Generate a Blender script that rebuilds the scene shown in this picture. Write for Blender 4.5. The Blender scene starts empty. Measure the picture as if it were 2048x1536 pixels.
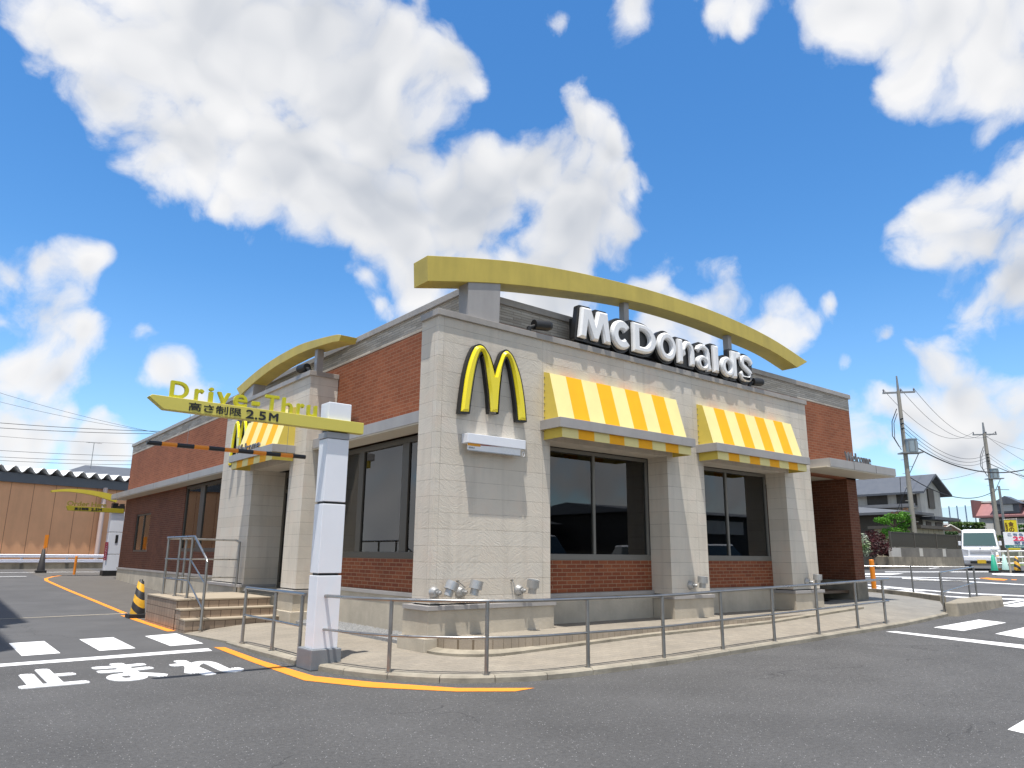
import bpy, bmesh, math, random
from mathutils import Vector, Matrix
random.seed(7)
SC = bpy.context.scene
COL = SC.collection
# ------------------------------------------------------------------ camera
FPX = 1457.515                      # focal length for a picture 2048 wide
ROT = Matrix(((0.78018577, -0.14941058, -0.6074427), (-0.62548258, -0.17229487, -0.76097702), (0.00903875, 0.97364827, -0.22787572)))
EYE = Vector((-5.51336, -8.66944, 1.4))
cd = bpy.data.cameras.new('camera'); cam = bpy.data.objects.new('camera', cd); COL.objects.link(cam)
cd.sensor_width = 36; cd.lens = 36 * FPX / 2048; cd.clip_start = 0.05; cd.clip_end = 4000
cam.matrix_world = Matrix.Translation(EYE) @ ROT.to_4x4()
SC.camera = cam
# ------------------------------------------------------------------ light
SUN_D = Vector((.168, .159, -1)).normalized()
sl = bpy.data.lights.new('sun', 'SUN'); sl.energy = 4.4; sl.angle = math.radians(.55); sl.color = (1, .96, .91)
so = bpy.data.objects.new('sun', sl); COL.objects.link(so); so.location = (0, 0, 60)
so.rotation_euler = SUN_D.to_track_quat('-Z', 'Y').to_euler()
SC.view_settings.view_transform = 'Standard'; SC.view_settings.look = 'None'; SC.view_settings.gamma = 1
SC.view_settings.exposure = 0.55


def raydir(px, py): return ROT @ Vector((px - 1024, -(py - 768), -FPX))


class NT:
    """small wrapper to write node trees"""
    def __init__(s, tree): s.t = tree; tree.nodes.clear()
    def n(s, typ, ins=None, **kw):
        nd = s.t.nodes.new(typ)
        for k, v in kw.items(): setattr(nd, k, v)
        for k, v in (ins or {}).items():
            sk = nd.inputs[k]
            if hasattr(v, 'is_output'): s.t.links.new(v, sk)
            elif hasattr(v, 'outputs'): s.t.links.new(v.outputs[0], sk)
            else: sk.default_value = v
        return nd
    def math(s, op, a, b=None, c=None, clamp=False):
        ins = {0: a}
        if b is not None: ins[1] = b
        if c is not None: ins[2] = c
        return s.n('ShaderNodeMath', ins, operation=op, use_clamp=clamp).outputs[0]
    def mix(s, f, a, b, blend='MIX'):
        nd = s.n('ShaderNodeMix', None, data_type='RGBA', blend_type=blend)
        for k, v in ((0, f), (6, a), (7, b)):
            sk = nd.inputs[k]
            if hasattr(v, 'is_output'): s.t.links.new(v, sk)
            else: sk.default_value = v if k == 0 else (tuple(v) + (1,))[:4]
        return nd.outputs[2]
    def ramp(s, f, stops):
        nd = s.n('ShaderNodeValToRGB', {0: f}); el = nd.color_ramp.elements
        while len(el) > 1: el.remove(el[-1])
        for i, (p, c) in enumerate(stops):
            e = el[0] if i == 0 else el.new(p)
            e.position = p; e.color = (c, c, c, 1) if not hasattr(c, '__len__') else (tuple(c) + (1,))[:4]
        return nd.outputs[0]
    def noise(s, vec, scale, detail=3, rough=.55, dist=0):
        return s.n('ShaderNodeTexNoise', {'Vector': vec, 'Scale': scale, 'Detail': detail, 'Roughness': rough, 'Distortion': dist})


def lin(*c):
    return tuple((v / 255 / 12.92 if v / 255 <= .04045 else ((v / 255 + .055) / 1.055) ** 2.4) for v in c)


# ------------------------------------------------------------------ sky with clouds, laid on fixed world directions
world = bpy.data.worlds.new('World'); SC.world = world; world.use_nodes = True
W = NT(world.node_tree)
wo = W.n('ShaderNodeOutputWorld')
tc = W.n('ShaderNodeTexCoord').outputs['Generated']
sky = W.n('ShaderNodeTexSky', None, sky_type='NISHITA', sun_disc=False, sun_elevation=math.radians(76.98), sun_rotation=math.radians(226.6), air_density=1.0, dust_density=.3, ozone_density=3.0)
skyc = W.n('ShaderNodeHueSaturation', {'Saturation': 1.28, 'Value': 1.16, 'Color': sky.outputs[0]}).outputs[0]
CLOUDS = [(190, 40, 150), (420, 60, 300), (620, 60, 190), (720, 170, 200), (880, 150, 100), (380, 290, 190), (240, 200, 110), (600, 320, 220), (310, 360, 80), (460, 430, 75), (750, 400, 210), (800, 290, 150), (930, 420, 180), (1060, 350, 120), (1130, 275, 85), (1220, 330, 85), (1270, 380, 78), (1150, 450, 180), (1090, 570, 170), (1265, 490, 80), (820, 540, 90), (950, 560, 110), (560, 410, 80),
          (1440, 600, 68), (1390, 650, 75), (1510, 650, 62), (1565, 690, 52), (1330, 650, 80), (1300, 580, 70),
          (715, 550, 40), (755, 595, 36), (1120, 15, 50), (1250, 15, 70), (1450, 45, 75), (1500, 70, 50), (1410, 15, 45), (1690, 30, 105), (1830, 50, 130), (1960, 70, 170), (1790, 140, 70), (2060, 120, 160), (1750, 70, 80),
          (1955, 240, 70), (1930, 340, 85), (2010, 320, 140), (1885, 410, 85), (1980, 460, 140), (2050, 560, 130), (1885, 490, 60), (2060, 380, 150),
          (1650, 635, 34), (1690, 740, 32), (1770, 680, 48), (1850, 730, 85), (1930, 780, 85), (1820, 820, 110), (2000, 860, 130), (1750, 880, 75), (1900, 910, 130),
          (90, 515, 58), (20, 510, 55), (150, 540, 34), (60, 620, 110), (150, 660, 62), (15, 700, 90), (110, 745, 88), (265, 690, 42), (320, 745, 55), (385, 785, 55), (450, 800, 45), (80, 870, 105), (190, 895, 70), (245, 900, 48), (10, 870, 80)]
wv = W.n('ShaderNodeVectorMath', {0: W.noise(tc, 5.5, 2.5, .5).outputs['Color'], 1: (.5, .5, .5)}, operation='SUBTRACT').outputs[0]
wv2 = W.n('ShaderNodeVectorMath', {0: wv, 3: .13}, operation='SCALE').outputs[0]
dw = W.n('ShaderNodeVectorMath', {0: tc, 1: wv2}, operation='ADD').outputs[0]
fld = None
for cx, cy, r in CLOUDS:
    c = raydir(cx, cy).normalized()
    c2 = raydir(cx + r, cy).normalized(); c3 = raydir(cx, cy + r).normalized()
    rr = ((c2 - c).length + (c3 - c).length) / 2
    d = W.n('ShaderNodeVectorMath', {0: dw, 1: c}, operation='DISTANCE').outputs['Value']
    f = W.math('MULTIPLY_ADD', d, -1 / rr, 1.0)
    f = W.math('MULTIPLY', f, min(1.0, .35 + rr * 4))
    fld = f if fld is None else W.math('SMOOTH_MAX', fld, f, .22)
# elsewhere in the sky (behind and beside the viewer): broken cumulus of the same kind
fwd = raydir(1024, 700).normalized()
beh = W.n('ShaderNodeVectorMath', {0: tc, 1: fwd}, operation='DOT_PRODUCT').outputs['Value']
behm = W.math('MULTIPLY_ADD', beh, -5.0, 3.2, clamp=True)
gen = W.math('MULTIPLY_ADD', W.noise(dw, 2.3, 4, .55).outputs['Fac'], 4.0, -1.75)
gen = W.math('SUBTRACT', W.math('MULTIPLY', gen, behm), W.math('SUBTRACT', 1.0, behm))
fld = W.math('MAXIMUM', fld, gen)
fine = W.math('MULTIPLY_ADD', W.noise(dw, 13, 9, .62).outputs['Fac'], .9, -.45)
def puffs(vec):
    a = W.n('ShaderNodeTexVoronoi', {'Vector': vec, 'Scale': 11.0}).outputs['Distance']
    b = W.n('ShaderNodeTexVoronoi', {'Vector': vec, 'Scale': 26.0}).outputs['Distance']
    return W.math('ADD', W.math('MULTIPLY', a, -.75), W.math('MULTIPLY', b, -.4))
pf = puffs(dw); pf_up = puffs(W.n('ShaderNodeVectorMath', {0: dw, 1: (0, 0, .022)}, operation='ADD').outputs[0])
relief = W.math('SUBTRACT', pf, pf_up)                 # puffs are lit from above
den = W.math('ADD', W.math('ADD', fld, fine), W.math('MULTIPLY_ADD', pf, .75, .38))
mask = W.ramp(den, [(0.0, 0.0), (.06, .12), (.17, .55), (.30, .90), (.45, 1.0)])
sepz = W.n('ShaderNodeSeparateXYZ', {0: tc}).outputs[2]
low = W.math('MULTIPLY_ADD', W.noise(dw, 3.6, 2.5, .45).outputs['Fac'], 1.5, -.75)
thick = W.math('SUBTRACT', W.math('ADD', W.math('MULTIPLY', fld, 1.0), low), W.math('MULTIPLY', relief, .55))
shade = W.ramp(thick, [(.15, 0.0), (.45, .3), (1.0, 1.0)])
ccol = W.mix(shade, (.98, .98, .99), (.58, .62, .69))
wisp = W.math('MULTIPLY', W.ramp(sepz, [(0.0, .40), (.12, .12), (.35, .0)]), .9)   # pale air low over the horizon
bg_sky = W.n('ShaderNodeBackground', {'Color': W.n('ShaderNodeVectorMath', {0: skyc, 1: (1.0, 1.0, 1.0)}, operation='MULTIPLY').outputs[0], 'Strength': .12})
bg_air = W.n('ShaderNodeBackground', {'Color': (.42, .62, .90, 1), 'Strength': 1.0})
bg_cl = W.n('ShaderNodeBackground', {'Color': ccol, 'Strength': .66})
m1 = W.n('ShaderNodeMixShader', {0: wisp, 1: bg_sky, 2: bg_air})
m2 = W.n('ShaderNodeMixShader', {0: mask, 1: m1, 2: bg_cl})
W.n('ShaderNodeOutputWorld'); W.t.nodes.remove(W.t.nodes[-1])
W.t.links.new(m2.outputs[0], wo.inputs[0])


# ------------------------------------------------------------------ ground heights and pixel helpers
def gx(x):
    z, px, ps = 0.0, 2.5, 0
    for a, b, s in ((2.5, 20, .02), (20, 36, .033), (36, 66, .01)):
        if x > a: z += (min(x, b) - a) * s
    return z
def gy(x, y):
    f = 1 if x < 3 else max(0, 1 - (x - 3) / 12)
    return .025 * max(0, min(y, 32) - 10.4) * f
def g(x, y): return gx(x) + gy(x, y)
def on(px, py, ax, v):
    r = raydir(px, py); return EYE + r * ((v - EYE[ax]) / r[ax])
def atd(px, py, D):
    """point on a sight line, D metres ahead"""
    r = raydir(px, py); return EYE + r * (D / FPX)
def ong(px, py, off=0):
    r = raydir(px, py).normalized(); t = 2.0
    while t < 300:
        p = EYE + r * t
        if p.z < g(p.x, p.y) + off: return p
        t += .01
    return p


# ------------------------------------------------------------------ mesh builder
def tag(o, label=None, cat=None, group=None, kind=None):
    if label: o['label'] = label
    if cat: o['category'] = cat
    if group: o['group'] = group
    if kind: o['kind'] = kind
    return o
def thing(name, label, cat, loc=(0, 0, 0), rz=0, group=None):
    o = bpy.data.objects.new(name, None); COL.objects.link(o); o.location = loc; o.rotation_euler = (0, 0, rz)
    o.empty_display_size = .2
    return tag(o, label, cat, group)
def wloc(o):
    v = Vector((0, 0, 0))
    while o is not None: v = v + o.location; o = o.parent
    return v
def dup(root, loc, rz=None, label=None, group=None):
    r = root.copy(); COL.objects.link(r); r.location = loc
    if rz is not None: r.rotation_euler = (0, 0, rz)
    if label: r['label'] = label
    if group: r['group'] = group
    for ch in list(root.children):
        c = ch.copy(); COL.objects.link(c); c.parent = r
        for gch in ch.children:
            d = gch.copy(); COL.objects.link(d); d.parent = c
    return r


class G:
    def __init__(s): s.v = []; s.f = []; s.m = []; s.sm = []
    def add(s, vs, fs, mi=0, smooth=False):
        b = len(s.v); s.v += [Vector(p) for p in vs]
        for f in fs: s.f.append([b + i for i in f]); s.m.append(mi); s.sm.append(smooth)
        return s
    def box(s, x0, y0, z0, x1, y1, z1, mi=0):
        vs = [(x, y, z) for z in (z0, z1) for y in (y0, y1) for x in (x0, x1)]
        return s.add(vs, [(0, 2, 3, 1), (4, 5, 7, 6), (0, 1, 5, 4), (2, 6, 7, 3), (0, 4, 6, 2), (1, 3, 7, 5)], mi)
    def frame(s, O, U, V, N, u0, u1, v0, v1, n0, n1, mi=0):
        """box in a local frame"""
        O, U, V, N = Vector(O), Vector(U), Vector(V), Vector(N)
        vs = [O + U * u + V * v + N * n for n in (n0, n1) for v in (v0, v1) for u in (u0, u1)]
        return s.add(vs, [(0, 2, 3, 1), (4, 5, 7, 6), (0, 1, 5, 4), (2, 6, 7, 3), (0, 4, 6, 2), (1, 3, 7, 5)], mi)
    def prism(s, pts, d, mi=0, smooth=False):
        """closed outline pts extruded by vector d"""
        n = len(pts); d = Vector(d); p = [Vector(q) for q in pts]
        s.add(p + [q + d for q in p], [tuple(range(n))[::-1], tuple(range(n, 2 * n))], mi)
        b = len(s.v) - 2 * n
        for i in range(n):
            j = (i + 1) % n
            s.f.append([b + i, b + j, b + n + j, b + n + i]); s.m.append(mi); s.sm.append(smooth)
        return s
    def quad(s, a, b, c, d, mi=0): return s.add([a, b, c, d], [(0, 1, 2, 3)], mi)
    def cyl(s, a, b, r0, r1=None, n=12, mi=0, cap=True):
        r1 = r0 if r1 is None else r1; a = Vector(a); b = Vector(b); d = (b - a).normalized()
        u = d.orthogonal().normalized(); w = d.cross(u)
        vs = [c + (u * math.cos(t) + w * math.sin(t)) * r for c, r in ((a, r0), (b, r1)) for t in [2 * math.pi * i / n for i in range(n)]]
        s.add(vs, [(i, (i + 1) % n, n + (i + 1) % n, n + i) for i in range(n)], mi, True)
        if cap:
            s.add(vs[:n], [tuple(range(n))[::-1]], mi); s.add(vs[n:], [tuple(range(n))], mi)
        return s
    def tube(s, pts, r, n=10, mi=0):
        P = [Vector(p) for p in pts]; rings = []
        up = None
        for i, p in enumerate(P):
            t = ((P[min(i + 1, len(P) - 1)] - p).normalized() + (p - P[max(i - 1, 0)]).normalized())
            t = t.normalized() if t.length > 1e-6 else (P[1] - P[0]).normalized()
            if up is None: up = t.orthogonal().normalized()
            up = (up - t * up.dot(t)).normalized(); w = t.cross(up)
            rings.append([p + (up * math.cos(a) + w * math.sin(a)) * r for a in [2 * math.pi * k / n for k in range(n)]])
        vs = [q for R in rings for q in R]; fs = []
        for i in range(len(P) - 1):
            for k in range(n): fs.append((i * n + k, i * n + (k + 1) % n, (i + 1) * n + (k + 1) % n, (i + 1) * n + k))
        s.add(vs, fs, mi, True); s.add(rings[0], [tuple(range(n))[::-1]], mi); s.add(rings[-1], [tuple(range(n))], mi)
        return s
    def lathe(s, prof, c=(0, 0, 0), n=20, mi=0, ms=None):
        c = Vector(c); vs = []; fs = []
        for r, z in prof: vs += [c + Vector((r * math.cos(2 * math.pi * k / n), r * math.sin(2 * math.pi * k / n), z)) for k in range(n)]
        for i in range(len(prof) - 1):
            for k in range(n): fs.append((i * n + k, i * n + (k + 1) % n, (i + 1) * n + (k + 1) % n, (i + 1) * n + k))
        return s.add(vs, fs, mi, True)
    def mesh(s, me, M, mi=0):
        return s.add([M @ v.co for v in me.vertices], [tuple(p.vertices) for p in me.polygons], mi)
    def build(s, name, mat, parent=None, bev=0, local=False, recalc=True):
        me = bpy.data.meshes.new(name)
        off = Vector((0, 0, 0)) if (parent is None or local) else wloc(parent)
        me.from_pydata([tuple(v - off) for v in s.v], [], s.f)
        for m in (mat if isinstance(mat, (list, tuple)) else [mat]): me.materials.append(m)
        for p, mi, sm in zip(me.polygons, s.m, s.sm): p.material_index = mi; p.use_smooth = sm
        if recalc:
            b = bmesh.new(); b.from_mesh(me); bmesh.ops.recalc_face_normals(b, faces=b.faces); b.to_mesh(me); b.free()
        o = bpy.data.objects.new(name, me); COL.objects.link(o)
        if parent is not None: o.parent = parent
        if bev:
            md = o.modifiers.new('bevel', 'BEVEL'); md.width = bev; md.segments = 2; md.limit_method = 'ANGLE'; md.angle_limit = math.radians(50)
        return o
def struct(o): o['kind'] = 'structure'; return o


AX_FRONT = Matrix(((1, 0, 0, 0), (0, 0, -1, 0), (0, 1, 0, 0), (0, 0, 0, 1)))      # text read from -y
AX_LEFT = Matrix(((0, 0, -1, 0), (-1, 0, 0, 0), (0, 1, 0, 0), (0, 0, 0, 1)))      # text read from -x
def txt(s, size=1, ext=.01, bev=0, spacing=1.0, align='LEFT'):
    c = bpy.data.curves.new('lettering', 'FONT'); c.body = s; c.size = size; c.extrude = ext; c.bevel_depth = bev; c.space_character = spacing; c.align_x = align
    c.resolution_u = 5
    o = bpy.data.objects.new('lettering', c); COL.objects.link(o)
    dg = bpy.context.evaluated_depsgraph_get(); dg.update()
    me = bpy.data.meshes.new_from_object(o.evaluated_get(dg)); bpy.data.objects.remove(o); bpy.data.curves.remove(c)
    return me
def txt_into(gm, s, M, x0, x1, z0, z1, ext=.01, bold=0, mi=0, spacing=1.0, nb=6):
    """fit text into the box x0..x1, z0..z1 of frame M; bold > 0 thickens strokes by that many metres"""
    me = txt(s, 1, 0, 0, spacing)
    xs = [v.co.x for v in me.vertices]; ys = [v.co.y for v in me.vertices]
    sx = (x1 - x0) / (max(xs) - min(xs)); sy = (z1 - z0) / (max(ys) - min(ys))
    offs = [(0, 0)] if not bold else [(bold * math.cos(a), bold * math.sin(a)) for a in [2 * math.pi * k / nb for k in range(nb)]] + [(0, 0)]
    S = Matrix.Diagonal((sx, sy, 1, 1)); T0 = Matrix.Translation((-min(xs), -min(ys), 0))
    me2 = txt(s, 1, 1, 0, spacing)
    for i, (a, b) in enumerate(offs):
        e = ext + i * .0007
        gm.mesh(me2, M @ Matrix.Translation((x0 + a, z0 + b, 0)) @ Matrix.Diagonal((sx, sy, e, 1)) @ T0, mi)
    bpy.data.meshes.remove(me); bpy.data.meshes.remove(me2)
def outline_mesh(loops, ext, bev=0):
    """solid from 2D loops (first outer, others holes), front chamfer by bev"""
    c = bpy.data.curves.new('outline', 'CURVE'); c.dimensions = '2D'; c.fill_mode = 'BOTH'; c.extrude = ext; c.bevel_depth = bev; c.bevel_resolution = 0
    for L in loops:
        sp = c.splines.new('POLY'); sp.points.add(len(L) - 1); sp.use_cyclic_u = True
        for p, q in zip(sp.points, L): p.co = (q[0], q[1], 0, 1)
    o = bpy.data.objects.new('outline', c); COL.objects.link(o)
    dg = bpy.context.evaluated_depsgraph_get(); dg.update()
    me = bpy.data.meshes.new_from_object(o.evaluated_get(dg)); bpy.data.objects.remove(o); bpy.data.curves.remove(c)
    return me
def chamfer_solid(gm, loops, M, depth, d, mi=0):
    """solid from 2D loops: straight flanks of height depth, then a chamfer of width d, then the flat front"""
    base = [[Vector(p[:2]) for p in offset_poly(L, 0)] for L in loops]; tops = [offset_poly(L, -d if i == 0 else d) for i, L in enumerate(loops)]
    for L, T in zip(base, tops):
        n = len(L); vs = [M @ Vector((p.x, p.y, z)) for z in (0, depth) for p in L] + [M @ Vector((p.x, p.y, depth + d)) for p in T]
        gm.add(vs, [(k * n + i, k * n + (i + 1) % n, (k + 1) * n + (i + 1) % n, (k + 1) * n + i) for k in (0, 1) for i in range(n)], mi)
    me = outline_mesh(tops, .0)
    gm.mesh(me, M @ Matrix.Translation((0, 0, depth + d)), mi); bpy.data.meshes.remove(me)
def spline(pts, n=6, closed=False):
    P = [Vector(p) for p in pts]; out = []
    for i in range(len(P) - 1):
        p0, p1, p2, p3 = P[max(i - 1, 0)], P[i], P[i + 1], P[min(i + 2, len(P) - 1)]
        for k in range(n):
            t = k / n
            out.append(.5 * ((2 * p1) + (p2 - p0) * t + (2 * p0 - 5 * p1 + 4 * p2 - p3) * t * t + (3 * p1 - p0 - 3 * p2 + p3) * t ** 3))
    return out + [P[-1]]
def area2(L): return sum(L[i][0] * L[(i + 1) % len(L)][1] - L[(i + 1) % len(L)][0] * L[i][1] for i in range(len(L))) / 2
def offset_poly(L, d):
    """grow a closed 2D outline by d"""
    L = [Vector(p[:2]) for p in L]
    if area2(L) < 0: L = L[::-1]
    out = []; n = len(L)
    for i in range(n):
        a = (L[i] - L[i - 1]).normalized(); b = (L[(i + 1) % n] - L[i]).normalized()
        na = Vector((a.y, -a.x)); nb = Vector((b.y, -b.x)); m = (na + nb)
        m = m.normalized() if m.length > 1e-5 else na
        out.append(L[i] + m * d / max(.5, m.dot(na)))
    return out
def stroke(pts, w, cap=0):
    """outline of a line of width w along 2D pts"""
    P = [Vector(p[:2]) for p in pts]; l, r = [], []
    for i, p in enumerate(P):
        t = (P[min(i + 1, len(P) - 1)] - P[max(i - 1, 0)]).normalized(); nn = Vector((-t.y, t.x))
        ww = w[i] if hasattr(w, '__len__') else w
        l.append(p + nn * ww / 2); r.append(p - nn * ww / 2)
    return l + r[::-1]
def ell(cx, cy, rx, ry, n=36, a0=0, a1=360):
    full = abs(a1 - a0) >= 360
    return [(cx + rx * math.cos(math.radians(a0 + (a1 - a0) * i / n)), cy + ry * math.sin(math.radians(a0 + (a1 - a0) * i / n))) for i in range(n if full else n + 1)]


# ------------------------------------------------------------------ materials
def mat(name, col, rough=.6, metal=0, spec=.5, var=0, vscale=3, bump=0, bscale=40, coat=0, streak=0):
    """plain painted / cast surface with soft mottling, vertical weather streaks and fine relief"""
    m = bpy.data.materials.new(name); m.use_nodes = True; t = NT(m.node_tree)
    out = t.n('ShaderNodeOutputMaterial'); p = t.n('ShaderNodeBsdfPrincipled', {'Roughness': rough, 'Metallic': metal, 'Specular IOR Level': spec, 'Coat Weight': coat})
    m.node_tree.links.new(p.outputs[0], out.inputs[0])
    pos = t.n('ShaderNodeNewGeometry').outputs['Position']
    c = tuple(col)
    if var:
        nz = t.noise(pos, vscale, 5, .62).outputs['Fac']
        f = t.ramp(nz, [(.3, 1 - var), (.7, 1 + var * .55)])
        cc = t.mix(1.0, c, f, 'MULTIPLY')
        if streak:
            sv = t.n('ShaderNodeVectorMath', {0: pos, 1: (2.6, 2.6, .4)}, operation='MULTIPLY').outputs[0]
            sf = t.ramp(t.noise(sv, 1.4, 4, .6).outputs['Fac'], [(.42, 1.0), (.75, 1 - streak)])
            cc = t.mix(1.0, cc, sf, 'MULTIPLY')
        m.node_tree.links.new(cc, p.inputs['Base Color'])
        rr = t.math('MULTIPLY_ADD', nz, .25, rough - .12, clamp=True); m.node_tree.links.new(rr, p.inputs['Roughness'])
    else: p.inputs['Base Color'].default_value = c + (1,)
    if bump:
        b = t.n('ShaderNodeBump', {'Strength': min(1, bump), 'Distance': .01, 'Height': t.noise(pos, bscale, 4, .6).outputs['Fac']})
        m.node_tree.links.new(b.outputs[0], p.inputs['Normal'])
    return m


def wall_vec(t):
    """(x + y, z) of the world position: runs along any axis-aligned wall"""
    pos = t.n('ShaderNodeNewGeometry').outputs['Position']
    s = t.n('ShaderNodeSeparateXYZ', {0: pos})
    return pos, s, t.n('ShaderNodeCombineXYZ', {0: t.math('ADD', s.outputs[0], s.outputs[1]), 1: s.outputs[2], 2: 0.0}).outputs[0]


def brick_mat(name, c1, c2, mortar, bw=.215, rh=.0655, ms=.007, bump=.5, off=.5, z0=0.0, rough=.8):
    m = bpy.data.materials.new(name); m.use_nodes = True; t = NT(m.node_tree)
    out = t.n('ShaderNodeOutputMaterial'); p = t.n('ShaderNodeBsdfPrincipled', {'Roughness': rough, 'Specular IOR Level': .3})
    t.t.links.new(p.outputs[0], out.inputs[0])
    pos, s, v = wall_vec(t)
    v = t.n('ShaderNodeVectorMath', {0: v, 1: (0, -z0, 0)}, operation='ADD').outputs[0]
    b = t.n('ShaderNodeTexBrick', {'Vector': v, 'Color1': c1 + (1,), 'Color2': c2 + (1,), 'Mortar': mortar + (1,), 'Scale': 1.0, 'Mortar Size': ms, 'Mortar Smooth': .15, 'Bias': 0.0, 'Brick Width': bw, 'Row Height': rh}, offset=off)
    nz = t.noise(pos, 1.1, 5, .6).outputs['Fac']
    c = t.mix(1.0, b.outputs['Color'], t.ramp(nz, [(.3, .82), (.72, 1.12)]), 'MULTIPLY')
    fz = t.noise(pos, 60, 3, .6).outputs['Fac']
    c = t.mix(1.0, c, t.ramp(fz, [(.25, .86), (.75, 1.1)]), 'MULTIPLY')
    t.t.links.new(c, p.inputs['Base Color'])
    h = t.math('SUBTRACT', t.math('MULTIPLY', fz, .25), b.outputs['Fac'])
    bp = t.n('ShaderNodeBump', {'Strength': bump, 'Distance': .006, 'Height': h}); t.t.links.new(bp.outputs[0], p.inputs['Normal'])
    return m


def stone_mat():
    """pale wall tiles, 0.2277 m courses, chiselled slanting tool marks, thin joints, brown drips"""
    m = bpy.data.materials.new('chiselled_tile'); m.use_nodes = True; t = NT(m.node_tree)
    out = t.n('ShaderNodeOutputMaterial'); p = t.n('ShaderNodeBsdfPrincipled', {'Roughness': .62, 'Specular IOR Level': .35})
    t.t.links.new(p.outputs[0], out.inputs[0])
    pos, s, v = wall_vec(t)
    v0 = t.n('ShaderNodeVectorMath', {0: v, 1: (-.215, -.148, 0)}, operation='ADD').outputs[0]
    b = t.n('ShaderNodeTexBrick', {'Vector': v0, 'Color1': (0, 0, 0, 1), 'Color2': (1, 1, 1, 1), 'Mortar': (.5, .5, .5, 1), 'Scale': 1.0, 'Mortar Size': .0026, 'Mortar Smooth': .1, 'Brick Width': 1.94, 'Row Height': .2277}, offset=0.0)
    cell = t.n('ShaderNodeSeparateColor', {0: b.outputs['Color']}).outputs[0]
    # slanted tool marks; direction flips with the tile
    sx = t.n('ShaderNodeSeparateXYZ', {0: v})
    sgn = t.math('MULTIPLY_ADD', t.math('GREATER_THAN', t.math('SINE', t.math('MULTIPLY', sx.outputs[0], 6.5)), 0.0), 2.0, -1.0)
    warp = t.math('MULTIPLY', t.noise(v, 4, 3, .6).outputs['Fac'], .22)
    along = t.math('ADD', t.math('ADD', t.math('MULTIPLY', t.math('MULTIPLY', sx.outputs[0], sgn), .62), sx.outputs[1]), warp)
    across = t.math('SUBTRACT', t.math('MULTIPLY', sx.outputs[1], .62), t.math('MULTIPLY', sx.outputs[0], sgn))
    cv = t.n('ShaderNodeCombineXYZ', {0: t.math('MULTIPLY', along, 46.0), 1: t.math('MULTIPLY', across, 5.0), 2: cell}).outputs[0]
    marks = t.noise(cv, 1.0, 3, .6).outputs['Fac']
    big = t.noise(pos, 1.3, 4, .6).outputs['Fac']
    c = t.mix(cell, (.60, .54, .445), (.64, .585, .495))
    c = t.mix(1.0, c, t.ramp(big, [(.3, .9), (.7, 1.07)]), 'MULTIPLY')
    tint = t.ramp(t.noise(pos, 2.6, 4, .6).outputs['Fac'], [(.5, 0.0), (.75, .35)])
    c = t.mix(tint, c, (.58, .45, .35))
    dv = t.n('ShaderNodeVectorMath', {0: pos, 1: (5, 5, .5)}, operation='MULTIPLY').outputs[0]
    drip = t.ramp(t.noise(dv, 1.3, 4, .6).outputs['Fac'], [(.5, 1.0), (.8, .84)])
    c = t.mix(1.0, c, drip, 'MULTIPLY')
    jm = t.noise(pos, 3.2, 3, .6).outputs['Fac']
    c = t.mix(t.math('MULTIPLY', b.outputs['Fac'], t.ramp(jm, [(.35, .25), (.65, .9)])), c, (.17, .13, .095))
    t.t.links.new(c, p.inputs['Base Color'])
    h = t.math('SUBTRACT', t.math('MULTIPLY', marks, 1.0), t.math('MULTIPLY', b.outputs['Fac'], .6))
    bp = t.n('ShaderNodeBump', {'Strength': .34, 'Distance': .014, 'Height': h}); t.t.links.new(bp.outputs[0], p.inputs['Normal'])
    return m


def ledge_mat():
    """thin split stone strips"""
    m = brick_mat('split_stone', (.40, .36, .30), (.60, .55, .47), (.26, .23, .19), bw=.42, rh=.047, ms=.004, bump=.8, off=.41)
    return m


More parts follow.
